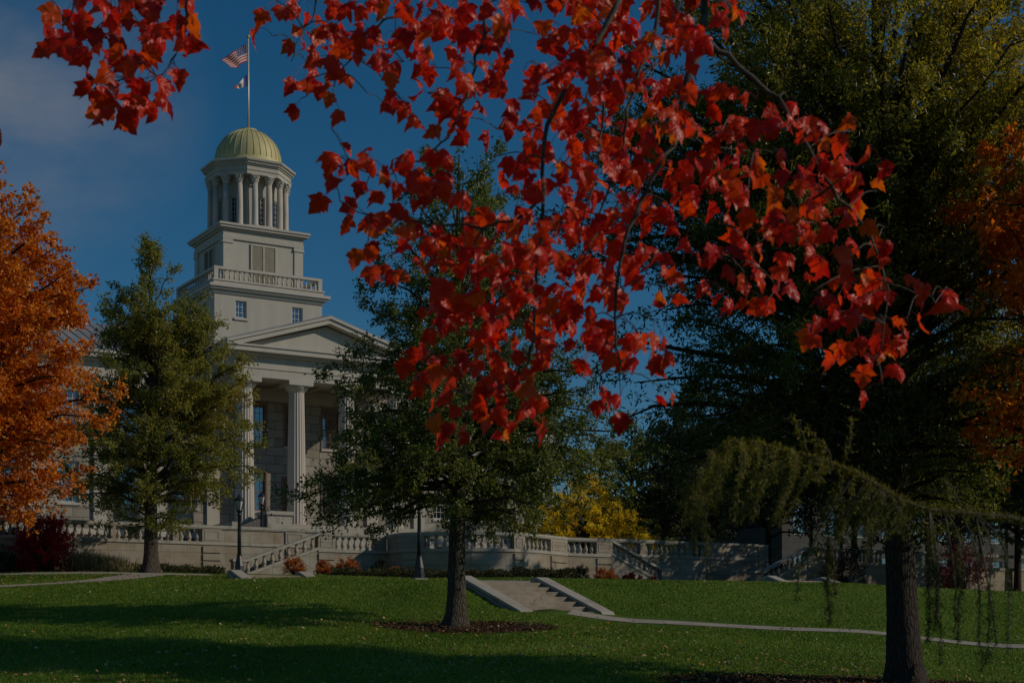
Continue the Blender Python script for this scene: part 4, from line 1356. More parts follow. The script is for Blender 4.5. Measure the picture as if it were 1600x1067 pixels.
for i, (px, Y, prof, s, lab, ml) in enumerate([
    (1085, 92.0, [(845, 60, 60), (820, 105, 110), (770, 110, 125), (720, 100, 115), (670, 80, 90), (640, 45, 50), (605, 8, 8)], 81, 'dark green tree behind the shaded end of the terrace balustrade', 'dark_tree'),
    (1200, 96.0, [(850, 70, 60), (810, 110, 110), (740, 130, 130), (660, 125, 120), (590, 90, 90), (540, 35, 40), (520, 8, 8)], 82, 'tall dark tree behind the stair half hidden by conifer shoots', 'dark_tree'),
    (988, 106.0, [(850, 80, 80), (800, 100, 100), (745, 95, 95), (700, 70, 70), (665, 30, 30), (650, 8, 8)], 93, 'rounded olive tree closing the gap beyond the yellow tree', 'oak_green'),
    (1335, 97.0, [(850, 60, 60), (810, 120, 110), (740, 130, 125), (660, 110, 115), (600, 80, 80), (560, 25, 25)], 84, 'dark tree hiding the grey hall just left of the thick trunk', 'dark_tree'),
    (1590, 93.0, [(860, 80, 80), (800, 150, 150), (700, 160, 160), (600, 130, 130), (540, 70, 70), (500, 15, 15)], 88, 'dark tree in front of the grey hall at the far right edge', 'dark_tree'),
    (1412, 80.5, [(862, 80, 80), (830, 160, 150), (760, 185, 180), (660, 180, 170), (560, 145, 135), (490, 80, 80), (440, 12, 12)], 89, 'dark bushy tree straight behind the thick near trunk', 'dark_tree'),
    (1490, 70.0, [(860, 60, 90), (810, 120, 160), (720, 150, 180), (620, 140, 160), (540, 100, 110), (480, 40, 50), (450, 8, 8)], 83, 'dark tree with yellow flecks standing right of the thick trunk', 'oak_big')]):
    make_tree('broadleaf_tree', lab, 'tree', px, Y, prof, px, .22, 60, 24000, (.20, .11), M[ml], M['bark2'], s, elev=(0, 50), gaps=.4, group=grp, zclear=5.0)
for i, (px, Y, s) in enumerate([(1800, 71.0, 85), (1720, 86.0, 86), (1960, 78.0, 87)]):  # trees added outside the view so their shadows darken the terrace end
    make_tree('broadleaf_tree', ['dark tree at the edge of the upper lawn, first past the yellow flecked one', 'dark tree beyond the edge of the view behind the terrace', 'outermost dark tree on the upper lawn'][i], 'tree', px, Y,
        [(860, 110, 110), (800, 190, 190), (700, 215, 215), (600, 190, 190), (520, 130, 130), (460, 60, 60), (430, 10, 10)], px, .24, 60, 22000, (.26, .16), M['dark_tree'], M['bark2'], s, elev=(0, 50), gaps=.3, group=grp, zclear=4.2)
make_tree('spruce_tree', 'slim pointed blue green spruce peeking through the sky gap', 'tree', 1083, 118.0,
    [(860, 60, 60), (800, 55, 55), (700, 34, 34), (640, 16, 16), (598, 2, 2)], 1083, .2, 80, 12000, (.22, .06), M['evergreen'], M['bark2'], 91, elev=(-20, 20), gaps=.2)

# ------------------------------------------------------------------ shrubs and beds
make_shrub('burning_bush', 'deep crimson rounded bush against the left end of the terrace', 72, 67.5, 1.55, 2.55, 15000, (.11, .045), M['burning'], 101)
make_shrub('boxwood', 'small clipped dark green ball at the far left edge', 2, 66.0, .72, .95, 7000, (.05, .03), M['evergreen'], 102)
make_shrub('dark_bush', 'loose dark evergreen bush behind the clipped green ball', 0, 69.0, 1.3, 2.3, 7000, (.12, .05), M['evergreen'], 103)
og = 'rust orange shrubs along the foot of the terrace'
for i, (px, Y, r, h, lab) in enumerate([
    (459, 70.5, .58, .85, 'rust orange shrub with a tall sprig under the sunlit stair'),
    (508, 70.8, .52, .62, 'rust orange shrub just behind the pale sloping stone cheek'),
    (543, 71.2, .60, .68, 'roundest rust orange shrub below the six sunlit balusters'),
    (618, 71.5, .38, .32, 'low rust tuft near the lamp post on a concrete block')]):
    make_shrub('rust_shrub', lab, px, Y, r, h, int(2600 * r + 500), (.085, .045), M['rust'], 110 + i, group=og)
for i, (px, Y, r, h, lab, ml) in enumerate([
    (945, 75.0, .62, .75, 'rust brown shrub at the top post of the shaded stair', 'rust'),
    (985, 76.5, .75, .6, 'dark red low shrub under the shaded stair', 'dark_red'),
    (1022, 77.5, .6, .5, 'dull red shrub at the newel of the shaded stair', 'dark_red'),
    (1318, 74.0, 1.3, 1.9, 'dark red bush between the shaded stair and the thick trunk', 'dark_red'),
    (1500, 66.0, 1.5, 2.2, 'dark red bush right of the thick trunk in deep shade', 'dark_red')]):
    make_shrub('red_shrub' if ml == 'dark_red' else 'rust_shrub', lab, px, Y, r, h, int(2600 * r + 600), (.09, .045), M[ml], 120 + i)
for i, (px, Y, r, h, lab) in enumerate([
    (595, 71.8, .40, .75, 'small dwarf pine in the shade of the wall corner'),
    (909, 74.5, .42, .85, 'small dwarf conifer before the pier by the shaded stair')]):
    make_shrub('dwarf_conifer', lab, px, Y, r, h, 2600, (.09, .02), M['evergreen'], 130 + i)
# straw coloured ornamental grass by the crimson bush
def grass_clump(name, label, px, Y, r, h, n, seed):
    rng = np.random.default_rng(seed); b = ground(px, Y)
    root = empty(name, b, 0, label, 'ornamental grass', 'straw ornamental grass by the terrace')
    p = rng.normal(0, r * .35, (n, 3)); p[:, 2] = 0; p += np.array(b)
    d = rng.normal(0, .28, (n, 3)); d[:, 2] = 1
    V, F = leaf_quads(p, d, rng.normal(0, 1, (n, 3)), h * rng.uniform(.5, 1.1, n), np.full(n, .028))
    np_mesh('blades', V, F, M['straw'], root)
grass_clump('ornamental_grass', 'straw coloured grass clump right beside the crimson bush', 136, 67.6, 1.3, .95, 1500, 141)
grass_clump('ornamental_grass', 'lower straw grass clump nearer the olive green oak', 172, 67.8, 1.1, .75, 1200, 142)
# low ground cover along the foot of the wall
rng = np.random.default_rng(150)
n = 16000
pxs = rng.choice(np.concatenate([rng.uniform(180, 350, n // 3), rng.uniform(520, 900, n)]), n)
Ys = rng.uniform(66.5, 69.5, n) + np.where(pxs > 500, 1.0 + (pxs > 800) * 1.5, 1.8)
X_ = (pxs - 800) / FPX * Ys
bump = .10 + .16 * (np.sin(X_ * 2.1) * np.sin(X_ * 3.7 + 1) * .5 + .5) + .12 * (pxs > 800)
pos = np.stack([X_, Ys, terrain(X_, Ys, False) + rng.random(n) * bump * 1.3], 1)
d = rng.normal(0, 1, (n, 3)); d[:, 2] = np.abs(d[:, 2]) * .7
V, F = leaf_quads(pos, d, rng.normal(0, 1, (n, 3)), rng.uniform(.09, .19, n), rng.uniform(.04, .08, n))
tag(np_mesh('ground_cover', V, F, M['cover']), kind='stuff')

# mulch beds: base sheets and loose chips
MULCH = [(ground(727, 41.6), 2.2, 1.6), (ground(1440, 28.6), 4.2, 2.2)]
def mulch(c, rx, ry, seed, n):
    rng = np.random.default_rng(seed)
    vs = [(c.x, c.y, tz(c.x, c.y) + .03)]; k = 40; fs = []
    for j, rr_ in enumerate((.35, .7, 1.0)):
        for i in range(k):
            a = 2 * math.pi * i / k
            wob = 1 + .10 * math.sin(a * 3 + seed) + .08 * math.sin(a * 7 + 2) + .05 * math.sin(a * 13)
            x, y = c.x + rx * rr_ * wob * math.cos(a), c.y + ry * rr_ * wob * math.sin(a)
            vs.append((x, y, tz(x, y) + (.045 if j < 2 else .012)))
    for i in range(k):
        fs.append((0, 1 + i, 1 + (i + 1) % k))
        for j in range(2):
            a, b = 1 + j * k, 1 + (j + 1) * k
            fs.append((a + i, b + i, b + (i + 1) % k, a + (i + 1) % k))
    mb = MB(); mb.add(vs, fs); tag(mb.build('mulch_bed', M['mulch'], smooth=True), kind='structure')
    a = rng.uniform(0, 2 * np.pi, n); r = np.sqrt(rng.random(n)) * 1.10 + np.abs(rng.normal(0, .06, n))
    X = c.x + rx * r * np.cos(a); Y = c.y + ry * r * np.sin(a)
    pos = np.stack([X, Y, terrain(X, Y, False) + .04 + rng.random(n) * .03], 1)
    d = rng.normal(0, 1, (n, 3)); d[:, 2] *= .3
    V, F = leaf_quads(pos, d, rng.normal(0, .5, (n, 3)) + np.array([0, 0, 1]), rng.uniform(.05, .12, n), rng.uniform(.02, .045, n))
    tag(np_mesh('mulch_chips', V, F, M['chips']), kind='stuff')
M['chips'] = mat_leaf('mulch_chip', [(0.1, (0.03, 0.014, 0.009)), (0.55, (0.09, 0.04, 0.025)), (0.85, (0.17, 0.10, 0.07)), (0.97, (0.34, 0.12, 0.03))], 2.0, .0, .8, .1, .2)
for i, (c, rx, ry) in enumerate(MULCH): mulch(c, rx, ry, 160 + i, 5000 if i == 0 else 16000)

# grass blades on the lawn
def blocked(X, Y):
    bad = np.zeros(len(X), bool)
    for pts, w in PATHS:
        for p, q_ in zip(pts[:-1], pts[1:]):
            ax, ay = q_[0] - p[0], q_[1] - p[1]; L2 = ax * ax + ay * ay
            t = np.clip(((X - p[0]) * ax + (Y - p[1]) * ay) / L2, 0, 1)
            bad |= np.hypot(X - p[0] - t * ax, Y - p[1] - t * ay) < w
    for c, rx, ry in MULCH:
        bad |= ((X - c.x) / rx) ** 2 + ((Y - c.y) / ry) ** 2 < .92
    a = (X - STEP_O.x) * u3.x + (Y - STEP_O.y) * u3.y; b = (X - STEP_O.x) * v3.x + (Y - STEP_O.y) * v3.y
    bad |= (a > -.1) & (a < 3.5) & (b > -.4) & (b < 4.6)
    return bad
rng = np.random.default_rng(170)
n = 420000
Yg = 22 + 44 * rng.random(n) ** 1.25
Xg = (rng.uniform(-60, 1660, n) - 800) / FPX * Yg
ok = ~blocked(Xg, Yg)
Xg, Yg = Xg[ok], Yg[ok]; n = len(Xg)
pos = np.stack([Xg, Yg, terrain(Xg, Yg) - .005], 1)
d = rng.normal(0, .45, (n, 3)); d[:, 2] = 1
ln = rng.uniform(.035, .085, n); wd = rng.uniform(.010, .020, n) * (1 + (Yg - 22) / 40)
d /= np.linalg.norm(d, axis=1, keepdims=True)
az = rng.uniform(0, 2 * np.pi, n); sd = np.stack([np.cos(az), np.sin(az) * .4, np.zeros(n)], 1)
V = np.stack([pos - sd * wd[:, None], pos + sd * wd[:, None], pos + d * ln[:, None]], 1).reshape(-1, 3)
M['blade'] = mat_leaf('grass_blade', [(0.1, (0.085, 0.150, 0.012)), (0.5, (0.170, 0.255, 0.022)), (0.85, (0.27, 0.34, 0.05)), (0.97, (0.38, 0.37, 0.14))], .22, .40, .5, .45, .3, tmul=1.5)
tag(np_mesh('grass', V, np.arange(n * 3).reshape(-1, 3), M['blade']), kind='stuff')
# fallen leaves
rng = np.random.default_rng(171)
n = 5200
Yg = 23 + 40 * rng.random(n) ** 1.6
Xg = (rng.uniform(-40, 1640, n) - 800) / FPX * Yg
k = n // 2                                        # half of them lie in drifts under the trees
cxy = np.array([(-1.3, 41.5, 3.2), (8.0, 29.5, 4.0), (3.0, 33.0, 4.5), (-15.5, 60.0, 6.0), (-7.0, 31.0, 5.0)])[rng.integers(0, 5, k)]
Xg[:k] = cxy[:, 0] + rng.normal(0, 1, k) * cxy[:, 2]; Yg[:k] = cxy[:, 1] + rng.normal(0, .45, k) * cxy[:, 2]
pos = np.stack([Xg, Yg, terrain(Xg, Yg, False) + .045 + rng.random(n) * .03], 1)
d = rng.normal(0, 1, (n, 3)); d[:, 2] *= .4
V, F = leaf_quads(pos, d, rng.normal(0, .6, (n, 3)) + np.array([0, 0, 1]), rng.uniform(.06, .12, n), rng.uniform(.04, .08, n))
M['fallen'] = mat_leaf('fallen_leaf', [(0.1, (0.16, 0.11, 0.05)), (0.55, (0.36, 0.28, 0.13)), (0.8, (0.46, 0.20, 0.03)), (0.95, (0.55, 0.48, 0.30))], 2.0, .2, .7, .1, .2)
tag(np_mesh('fallen_leaves', V, F, M['fallen']), kind='stuff')

# ------------------------------------------------------------------ red maple overhead
CELLS = {
 0: {50:1,100:3,150:3,200:4,250:3,400:1,450:3,500:3,550:3,600:4,650:4,700:3,750:3,800:2,850:4,900:4,950:4,1000:4,1050:4,1100:3,1150:1},
 1: {50:2,100:2,150:3,200:4,250:3,400:1,450:3,500:4,550:4,600:4,650:4,700:4,750:3,800:1,850:4,900:4,950:4,1000:4,1050:4,1100:1},
 2: {100:1,150:2,200:1,250:1,450:2,500:3,550:1,600:2,650:2,700:3,750:3,800:1,850:4,900:4,950:4,1000:3,1050:3},
 3: {100:1,150:2,200:2,450:2,500:1,550:1,600:2,650:3,700:3,750:1,800:2,850:4,900:3,950:3,1000:3,1050:3,1100:2,1150:1,1200:1},
 4: {500:1,650:1,700:1,750:1,800:2,850:3,900:3,950:4,1000:4,1050:3,1100:3,1150:4,1200:3,1250:2,1300:1},
 5: {500:2,550:3,600:3,650:2,750:1,800:2,850:3,900:4,950:4,1000:3,1050:3,1100:3,1150:3,1200:3,1250:3,1300:3,1350:1},
 6: {500:1,550:2,600:3,650:2,700:1,800:2,850:3,900:4,950:3,1000:3,1050:3,1100:2,1150:2,1200:3,1250:3,1300:2,1350:1},
 7: {550:2,600:3,650:3,700:3,750:3,800:4,850:4,900:4,950:3,1000:2,1050:1,1100:1,1150:2,1200:2,1250:3,1300:2,1350:1},
 8: {550:2,600:2,650:3,700:3,750:4,800:4,850:4,900:4,950:3,1000:2,1050:1,1100:3,1150:3,1200:2,1250:3,1300:3,1350:2},
 9: {650:2,700:4,750:4,800:4,850:4,900:4,950:3,1000:2,1100:2,1150:2,1200:2,1250:1,1300:3,1350:3,1400:2,1450:1},
 10: {650:2,700:3,750:4,800:4,850:3,900:3,950:3,1000:1,1250:2,1300:3,1350:3,1400:2},
 11: {650:3,700:3,750:3,800:3,850:1,900:3,950:3,1000:2,1300:2,1350:2},
 12: {650:3,700:2,750:3,800:2,900:1,950:1,1000:1,1350:1},
 13: {650:1,700:2,750:3,800:2}}
BR = {   # hanging branches: (pixel x, pixel y, distance)
 'a': ([(985,-120,5.3),(975,-30,5.3),(960,20,5.2),(915,85,5.2),(895,120,5.15),(862,175,5.1),(850,230,5.1),(845,300,5.05),(842,400,5.0),(838,480,5.0),(830,550,5.0),(815,575,5.0),(780,605,5.0),(735,622,4.95)], .012),
 'b': ([(1045,-120,5.6),(1035,-30,5.6),(1025,50,5.6),(1000,110,5.55),(985,160,5.5),(975,210,5.5),(970,250,5.5),(940,330,5.5),(925,380,5.45),(900,420,5.4),(862,470,5.4)], .009),
 'c': ([(1108,-120,5.0),(1103,-30,5.0),(1098,40,5.0),(1090,80,5.0),(1068,150,4.95),(1055,210,4.95),(1030,260,4.9),(1000,320,4.9),(975,380,4.9),(963,450,4.9),(960,520,4.9),(970,580,4.9)], .016),
 'd': ([(1098,52,5.0),(1118,78,5.0),(1175,120,5.0),(1215,155,5.0),(1245,205,5.0),(1275,250,5.0),(1310,310,5.0),(1350,350,5.0),(1370,400,5.0),(1383,440,5.0),(1386,480,5.0),(1372,560,5.0)], .010),
 'e': ([(760,-120,5.4),(757,-30,5.4),(757,20,5.4),(750,70,5.4),(735,130,5.4),(715,185,5.4),(690,225,5.4),(640,255,5.45),(600,275,5.5),(548,266,5.5)], .008),
 'f': ([(296,-120,5.6),(292,-30,5.6),(290,30,5.6),(283,70,5.6),(268,95,5.6),(255,115,5.6),(225,130,5.6),(195,124,5.6)], .007),
 'g': ([(125,-120,5.8),(118,-20,5.8),(115,20,5.8),(95,45,5.8),(100,60,5.8),(114,70,5.8)], .005),
 'h': ([(650,-120,5.7),(640,-30,5.7),(620,15,5.7),(600,35,5.7),(565,75,5.7),(530,110,5.7),(480,125,5.7)], .008),
 'i': ([(922,88,5.2),(935,112,5.2),(942,150,5.2),(938,220,5.2),(934,260,5.2),(915,330,5.2),(905,400,5.2)], .006),
 'j': ([(846,300,5.05),(820,335,5.1),(780,350,5.15),(700,352,5.2),(640,345,5.3),(600,338,5.35),(560,328,5.4),(533,314,5.4)], .006),
 'k': ([(1060,190,4.95),(1100,225,5.1),(1160,235,5.2),(1210,240,5.2)], .005),
 'l': ([(1300,290,5.0),(1240,330,5.1),(1190,380,5.1),(1150,420,5.1)], .005),
 'm': ([(1385,440,5.0),(1420,455,5.0),(1462,468,5.0)], .004),
 'n': ([(500,-120,5.9),(497,-30,5.9),(490,20,5.9),(470,60,5.9),(455,95,5.9)], .006),
 'o': ([(190,-120,5.7),(188,-20,5.7),(180,15,5.7),(150,40,5.7)], .005),
}
mb_base = Vector((4.6, 3.6, -1.55))
maple = empty('red_maple', mb_base, 0, 'red maple whose scarlet leafy branches hang down from above in front of the hall', 'tree')
rnd = random.Random(5)
tb = MB()
tb.tube([mb_base + Vector((0, 0, -.2)), mb_base + Vector((0, 0, .3)), Vector((4.55, 3.62, .4)), Vector((4.4, 3.75, 1.8)), Vector((4.15, 3.9, 2.9))], [.34, .25, .21, .18, .14], 14)
tb.build('trunk', M['bark'], maple, world=True, smooth=True)
bb_ = MB()
limbs = [[Vector((4.2, 3.88, 2.6)), Vector((3.0, 4.5, 3.05)), Vector((1.6, 5.0, 3.2)), Vector((.4, 5.25, 3.15)), Vector((-1.0, 5.5, 3.05)), Vector((-2.4, 5.75, 2.95))],
         [Vector((4.3, 3.8, 2.2)), Vector((3.0, 4.4, 2.75)), Vector((1.8, 4.85, 2.85)), Vector((.9, 5.0, 2.8))]]
for lb in limbs: bb_.tube(lb, [.09 - .07 * i / (len(lb) - 1) for i in range(len(lb))], 8)
lpts = [p for lb in limbs for p in [lb[i].lerp(lb[i+1], t / 8) for i in range(len(lb) - 1) for t in range(9)]]
def smooth_poly(pts, k=3):
    out = []
    for i in range(len(pts) - 1):
        p0 = pts[max(i-1, 0)]; p1 = pts[i]; p2 = pts[i+1]; p3 = pts[min(i+2, len(pts)-1)]
        for j in range(k):
            t = j / k
            out.append(.5 * ((2*p1) + (p2 - p0)*t + (2*p0 - 5*p1 + 4*p2 - p3)*t*t + (3*p1 - p0 - 3*p2 + p3)*t**3))
    out.append(pts[-1]); return out
bpts = []
for key, (pl_, r) in BR.items():
    pts = [P(*p) for p in pl_]
    if pl_[0][1] < -100:
        near = min(lpts, key=lambda q_: (q_ - pts[0]).length)
        pts = [near] + pts
    pts = smooth_poly(pts, 3)
    for i in range(1, len(pts)): pts[i] = pts[i] + Vector((rnd.gauss(0, .004), rnd.gauss(0, .01), rnd.gauss(0, .004)))
    k = len(pts)
    bb_.tube(pts, [max(.0022, r * (1 - .82 * i / (k - 1))) for i in range(k)], 7)
    bpts += [p for p in pts]
# leaves
OUT = [(0, .02), (.15, -.06), (.34, .03), (.34, .14), (.45, .22), (.58, .46), (.43, .47), (.32, .53), (.34, .68), (.22, .76), (.12, .90)]
ring_o = OUT + [(0, 1.06)] + [(-x, y) for (x, y) in OUT[:0:-1]]
ring_o = np.array(ring_o); NO = len(ring_o)
ctr = np.array([0, .34])
ring_i = ctr + (ring_o - ctr) * .5
tmpl = np.concatenate([ctr[None], ring_i, ring_o])
TF3 = [(0, 1 + i, 1 + (i + 1) % NO) for i in range(NO)]
TF4 = [(1 + i, 1 + NO + i, 1 + NO + (i + 1) % NO, 1 + (i + 1) % NO) for i in range(NO)]
LV = []; LF = []
rng = np.random.default_rng(7)
tw = MB(); pet = MB()
cnt_leaf = 0
NUM = {1: (1, 2), 2: (4, 5), 3: (6, 7), 4: (8, 11)}
def add_leaf(at, size):
    global cnt_leaf
    nv = rng.normal(0, 1, 3); 
    # hanging: midrib mostly downward, blade facing about
    dd = np.array([rng.normal(0, .55), rng.normal(0, .45), -1.0 + rng.normal(0, .35)]); dd /= np.linalg.norm(dd)
    nf = np.array([rng.normal(.75, .7), -.85 * rng.choice([1, 1, 1, 1, -1]), rng.normal(.50, .5)])
    nf -= dd * nf.dot(dd); nf /= np.linalg.norm(nf)
    ss = np.cross(dd, nf)
    c1, c2, c3 = rng.normal(-.35, .55), rng.normal(-.35, .45), rng.normal(0, .35)
    x, y = tmpl[:, 0] * rng.uniform(.82, 1.12), tmpl[:, 1]
    zc = c1 * x * x * 1.6 + c2 * (y - .3) ** 2 + .16 * np.abs(x) + c3 * x * y + rng.normal(0, .04, len(x))
    # fold of the side lobes
    pts = at[None] + size * (x[:, None] * ss[None] + y[:, None] * dd[None] + zc[:, None] * nf[None])
    base = cnt_leaf * len(tmpl)
    LV.append(pts)
    for f in TF3: LF.append(tuple(base + i for i in f))
    for f in TF4: LF.append(tuple(base + i for i in f))
    cnt_leaf += 1
    return at
for row, cells in CELLS.items():
    for x0_, dens in cells.items():
        cx_, cy_ = x0_ + 25, row * 50 + 25
        near = min(bpts, key=lambda q_: ((800 + FPX * q_.x / q_.y) - cx_) ** 2 + ((1000 - FPX * q_.z / q_.y) - cy_ + 25) ** 2)
        Yd = near.y + rnd.uniform(-.75, .85)
        cen = P(cx_ + rnd.uniform(-8, 8), cy_ - 22 + rnd.uniform(-8, 4), Yd)
        if (cen - near).length > .04:
            md = near.lerp(cen, .5) + Vector((0, 0, .02))
            tw.tube(smooth_poly([near, md, cen], 3), [.0024, .0023, .0022, .002, .0019, .0018, .0016], 5)
        k = rnd.randint(*NUM[dens])
        for i in range(k):
            lx, ly = cx_ + rnd.uniform(-27, 27), cy_ - 20 + rnd.uniform(-26, 24)
            p = P(lx, ly, Yd + rnd.uniform(-.22, .22))
            pet.tube([cen, cen.lerp(p, .5) + Vector((0, 0, .012)), p], [.0012, .001, .001], 4)
            add_leaf(np.array(p), rnd.uniform(.044, .080) * Yd / 5.2 * (1.22 if cx_ < 420 else 1.0))
for i in range(620):                               # the part of the crown above the view
    near = rnd.choice(lpts[10:])
    if not (-2.6 < near.x < 1.3): continue
    p = near + Vector((rnd.gauss(0, .30), rnd.gauss(0, .35), rnd.uniform(-.10, 1.25)))
    if p.z < .43 * p.y + .08: continue
    if i % 5 == 0: tw.tube([near, near.lerp(p, .5) + Vector((.02, 0, .04)), p], [.004, .003, .0015], 4)
    add_leaf(np.array(p), rnd.uniform(.06, .095))
for (lx, ly) in ((2, 205), (213, 172), (635, 560), (545, 335), (150, 140), (165, 152), (140, 128), (157, 172), (215, 122), (212, 148), (228, 128), (280, 108), (668, 660), (1040, 415), (970, 645), (945, 615), (1490, 455)):
    p = P(lx, ly, 5.3); add_leaf(np.array(p), .075)
    near = P(-70, 120, 5.3) if lx < 10 else min(bpts, key=lambda q_: (q_ - p).length)
    pet.tube([near, near.lerp(p, .6) + Vector((0, 0, .03)), p], [.0018, .0014, .001], 4)
bb_.v += tw.v[:0]
n0 = len(bb_.v); bb_.v += tw.v; bb_.f += [tuple(i + n0 for i in f) for f in tw.f]
bb_.build('branches', M['twig'], maple, world=True, smooth=True)
M['petiole'] = mat_plain('petiole', (0.16, 0.03, 0.02), .5)
lvm = MB(); lvm.v = [tuple(p) for p in np.concatenate(LV)]; lvm.f = LF
def mat_maple():
    m, n, l, b, out = new_mat('maple_leaf')
    g = n.new('ShaderNodeNewGeometry'); tcn = n.new('ShaderNodeTexCoord')
    t = n.new('ShaderNodeTexNoise'); t.inputs['Scale'].default_value = 18; t.inputs['Detail'].default_value = 4
    l.new(tcn.outputs['Object'], t.inputs['Vector'])
    r1 = ramp(n, [(0.0, (0.56, 0.006, 0.006)), (0.40, (0.80, 0.022, 0.006)), (0.85, (0.82, 0.042, 0.007)), (1.0, (0.84, 0.11, 0.010))])
    l.new(g.outputs['Random Per Island'], r1.inputs['Fac'])
    r2 = ramp(n, [(0.55, (0, 0, 0)), (0.75, (1, 1, 1))])
    l.new(t.outputs['Fac'], r2.inputs['Fac'])
    f = math_node(n, l, 'MULTIPLY', r2.outputs['Color'], .20)
    col = mixc(n, l, f, r1.outputs['Color'], (0.50, 0.15, 0.015))
    l.new(col, b.inputs['Base Color'])
    t5 = n.new('ShaderNodeTexNoise'); t5.inputs['Scale'].default_value = 55; t5.inputs['Detail'].default_value = 3
    l.new(tcn.outputs['Object'], t5.inputs['Vector'])
    bn = n.new('ShaderNodeBump'); bn.inputs['Strength'].default_value = .55; bn.inputs['Distance'].default_value = .006
    l.new(t5.outputs['Fac'], bn.inputs['Height']); l.new(bn.outputs['Normal'], b.inputs['Normal'])
    b.inputs['Roughness'].default_value = .36; b.inputs['Specular IOR Level'].default_value = .38
    tr = n.new('ShaderNodeBsdfTranslucent')
    tcol = n.new('ShaderNodeVectorMath'); tcol.operation = 'MULTIPLY'; tcol.inputs[1].default_value = (1.24, 2.3, .8)
    l.new(col, tcol.inputs[0]); l.new(tcol.outputs[0], tr.inputs['Color'])
    ms = n.new('ShaderNodeMixShader'); ms.inputs[0].default_value = .56
    l.new(b.outputs[0], ms.inputs[1]); l.new(tr.outputs[0], ms.inputs[2]); l.new(ms.outputs[0], out.inputs[0])
    return m
M['maple'] = mat_maple()
lvm.build('leaves', M['maple'], maple, world=True, smooth=True)
pet.build('leaf_stalks', M['petiole'], maple, world=True)

# ------------------------------------------------------------------ weeping conifer at the right
wc_base = Vector((3.5, 6.0, -1.55))
weep = empty('weeping_conifer', wc_base, 0, 'weeping conifer with a golden green arching bough and long dark hanging shoots', 'tree')
tb = MB(); tb.tube([wc_base + Vector((0, 0, -.2)), wc_base + Vector((0, 0, .4)), Vector((3.46, 6.0, .3)), Vector((3.35, 5.95, 1.3))], [.2, .15, .12, .07], 12)
tb.build('trunk', M['bark2'], weep, world=True, smooth=True)
br = MB(); A = []; B = []; Wt = []
rnd = random.Random(9)
wd_ = 6.6
arch = [P(1900, 800, 5.55), P(1700, 815, 5.26), P(1580, 808, 5.11), P(1500, 800, 5.04), P(1430, 790, 4.96), P(1370, 758, 4.89), P(1320, 732, 4.85), P(1265, 715, 4.82), P(1215, 702, 4.82), P(1165, 690, 4.82), P(1130, 700, 4.82), P(1105, 735, 4.82), P(1088, 775, 4.82)]
arch[0] = Vector((3.45, 6.0, .75))
ap = smooth_poly(arch, 3)
br.tube(ap, [max(.003, .009 * (1 - i / len(ap)) ** 1.0) for i in range(len(ap))], 7)
def seg_add(pts, w):
    for p, q_ in zip(pts[:-1], pts[1:]): A.append(p); B.append(q_); Wt.append(w)
seg_add(ap[2:], 3.4)
def hang(px0, py0, py1, dx, Y, w, r=.004):
    pts = []
    k = max(4, int((py1 - py0) / 25))
    for i in range(k + 1):
        t = i / k
        pts.append(P(px0 + dx * t + rnd.gauss(0, 2.0), py0 + (py1 - py0) * t, Y + rnd.gauss(0, .01)))
    near = min(ap, key=lambda q_: (q_ - pts[0]).length)
    pts = [near, near.lerp(pts[0], .6) + Vector((0, 0, .02))] + pts
    br.tube(pts, [r * (1 - .6 * i / (len(pts) - 1)) for i in range(len(pts))], 5)
    seg_add(pts[1:], w)
for (x, ya, yb, dx, w) in [(1290, 800, 972, 6, 2.4), (1300, 860, 930, 10, 1.0), (1252, 880, 938, -8, .6), (1452, 860, 1002, -2, 1.9), (1460, 870, 985, 3, 1.3), (1466, 880, 1040, 4, .7), (1500, 850, 1000, -2, 1.1), (1530, 870, 1050, 2, .8),
                        (1548, 860, 1030, -4, .8), (1572, 860, 1020, 2, .7), (1495, 900, 990, -5, .4), (1560, 1000, 1035, -22, .6)]:
    hang(x, ya, yb, dx, 4.93, w, .003)
for k in range(52):                                # shorter drooping sprays along the arch
    i = rnd.randint(12, len(ap) - 1)
    p = ap[i]; px_ = 800 + FPX * p.x / p.y; py_ = 1000 - FPX * p.z / p.y
    hang(px_ + rnd.uniform(-25, 10), py_ + rnd.uniform(5, 25), py_ + rnd.uniform(30, 125), rnd.uniform(-55, 5), p.y + rnd.uniform(-.22, .22), .8, .0022)
for (x, y, x2, y2) in [(1262, 715, 1238, 650), (1285, 718, 1262, 668), (1300, 735, 1283, 690), (1320, 720, 1330, 650), (1500, 790, 1470, 745)]:
    a_, b_ = P(x, y, 4.82), P(x2, y2, 4.75)
    br.tube([a_, a_.lerp(b_, .5) + Vector((.01, 0, .01)), b_], [.004, .003, .0015], 4); seg_add([a_, a_.lerp(b_, .5), b_], .5)
br.build('branches', M['twig'], weep, world=True, smooth=True)
A = np.array([tuple(p) for p in A]); B = np.array([tuple(p) for p in B]); Wt = np.array(Wt)
rng = np.random.default_rng(19)
V, F = scatter_leaves(rng, A, B, 21000, .020, .0028, .0045, droop=.1, up=.3, wts=Wt)
M['needle'] = mat_leaf('larch_needle', [(0.1, (0.022, 0.026, 0.006)), (0.45, (0.07, 0.072, 0.011)), (0.72, (0.26, 0.22, 0.022)), (0.95, (0.55, 0.44, 0.04))], 1.2, .3, .5, .35, .3, zgrad=((0, 0, 1), 1.45, 2.25, .62))  # shade of the hanging shoots painted in: needles darken downwards, golden at the arch
np_mesh('needles', V, F, M['needle'], weep)

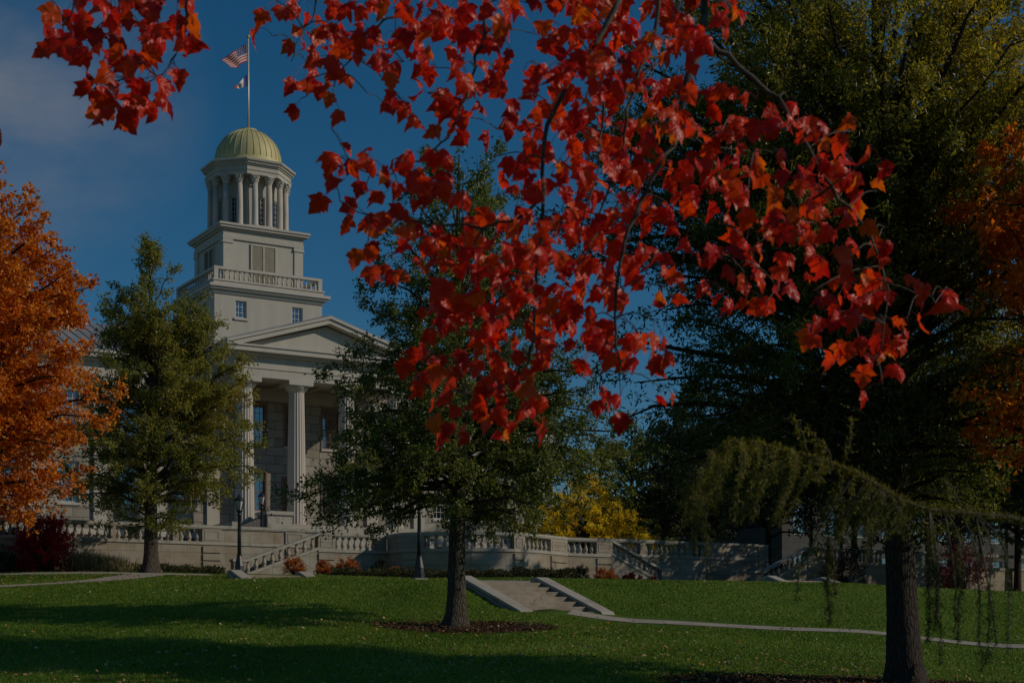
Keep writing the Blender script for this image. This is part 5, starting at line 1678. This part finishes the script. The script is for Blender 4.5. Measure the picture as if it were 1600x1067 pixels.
# ------------------------------------------------------------------ neighbouring halls at the right, behind the trees
def hall(name, label, o, w, dpt, z1, rows, cols, mat, roof=None):
    root = empty(name, (o.x, o.y, 3.0), ROT, label, 'building')
    mb = MB(); holes = []
    for r in range(rows):
        for c in range(cols):
            s = w * (c + .5) / cols; zb = 1.2 + r * (z1 - 1.5) / rows
            holes.append((s - .65, s + .65, zb, zb + (z1 - 1.5) / rows * .62))
    wall_panel(mb, Vector((0, 0, 0)), x_ax, y_ax, w, -1, z1, holes, .25)
    mb.add([(0,0,-1),(0,dpt,-1),(0,dpt,z1),(0,0,z1)], [(0,3,2,1)]); mb.add([(w,0,-1),(w,dpt,-1),(w,dpt,z1),(w,0,z1)], [(0,1,2,3)])
    mb.add([(0,dpt,-1),(w,dpt,-1),(w,dpt,z1),(0,dpt,z1)], [(0,3,2,1)])
    mb.build('wall', mat, root)
    cb = MB(); cb.box(-.3, w + .3, -.3, dpt + .3, z1, z1 + .3); cb.box(-.55, w + .55, -.55, dpt + .55, z1 + .3, z1 + .55); cb.build('cornice', mat, root)
    for c in range(cols + 1):
        pb = MB(); s = w * c / cols
        pb.box(s - .35, s + .35, -.18, -.003, -1, z1 - .003); pb.build('pilaster', mat, root)
    for (a, b, c, d) in holes:
        wbm = MB(); t = .07
        wbm.box(a, a + t, .1, .2, c, d); wbm.box(b - t, b, .1, .2, c, d); wbm.box(a + t, b - t, .1, .2, d - t, d); wbm.box(a + t, b - t, .1, .2, c, c + t)
        wbm.box((a + b) / 2 - .02, (a + b) / 2 + .02, .12, .18, c + t, d - t); wbm.box(a + t, b - t, .12, .18, (c + d) / 2 - .03, (c + d) / 2 + .03)
        wo_ = wbm.build('window', M['frame'], root)
        pb = MB(); pb.box(a + .02, b - .02, .14, .15, c + .02, d - .02); pb.build('pane', M['pane'], wo_)
    if roof:
        rb = MB(); e = .5; zt = z1 + .553
        A_ = [(-e, -e, zt), (w + e, -e, zt), (w + e, dpt + e, zt), (-e, dpt + e, zt), (dpt * .45, dpt / 2, zt + roof), (w - dpt * .45, dpt / 2, zt + roof)]
        rb.add(A_, [(0,1,5,4), (1,2,5), (2,3,4,5), (3,0,4), (3,2,1,0)]); rb.build('roof', M['roof'], root)
    return root
hall('neighbour_hall', 'low tan stone hall with pilasters glimpsed beyond the yellow tree', G(972, 125), 13.0, 12.0, 8.0, 2, 5, M['hall'])
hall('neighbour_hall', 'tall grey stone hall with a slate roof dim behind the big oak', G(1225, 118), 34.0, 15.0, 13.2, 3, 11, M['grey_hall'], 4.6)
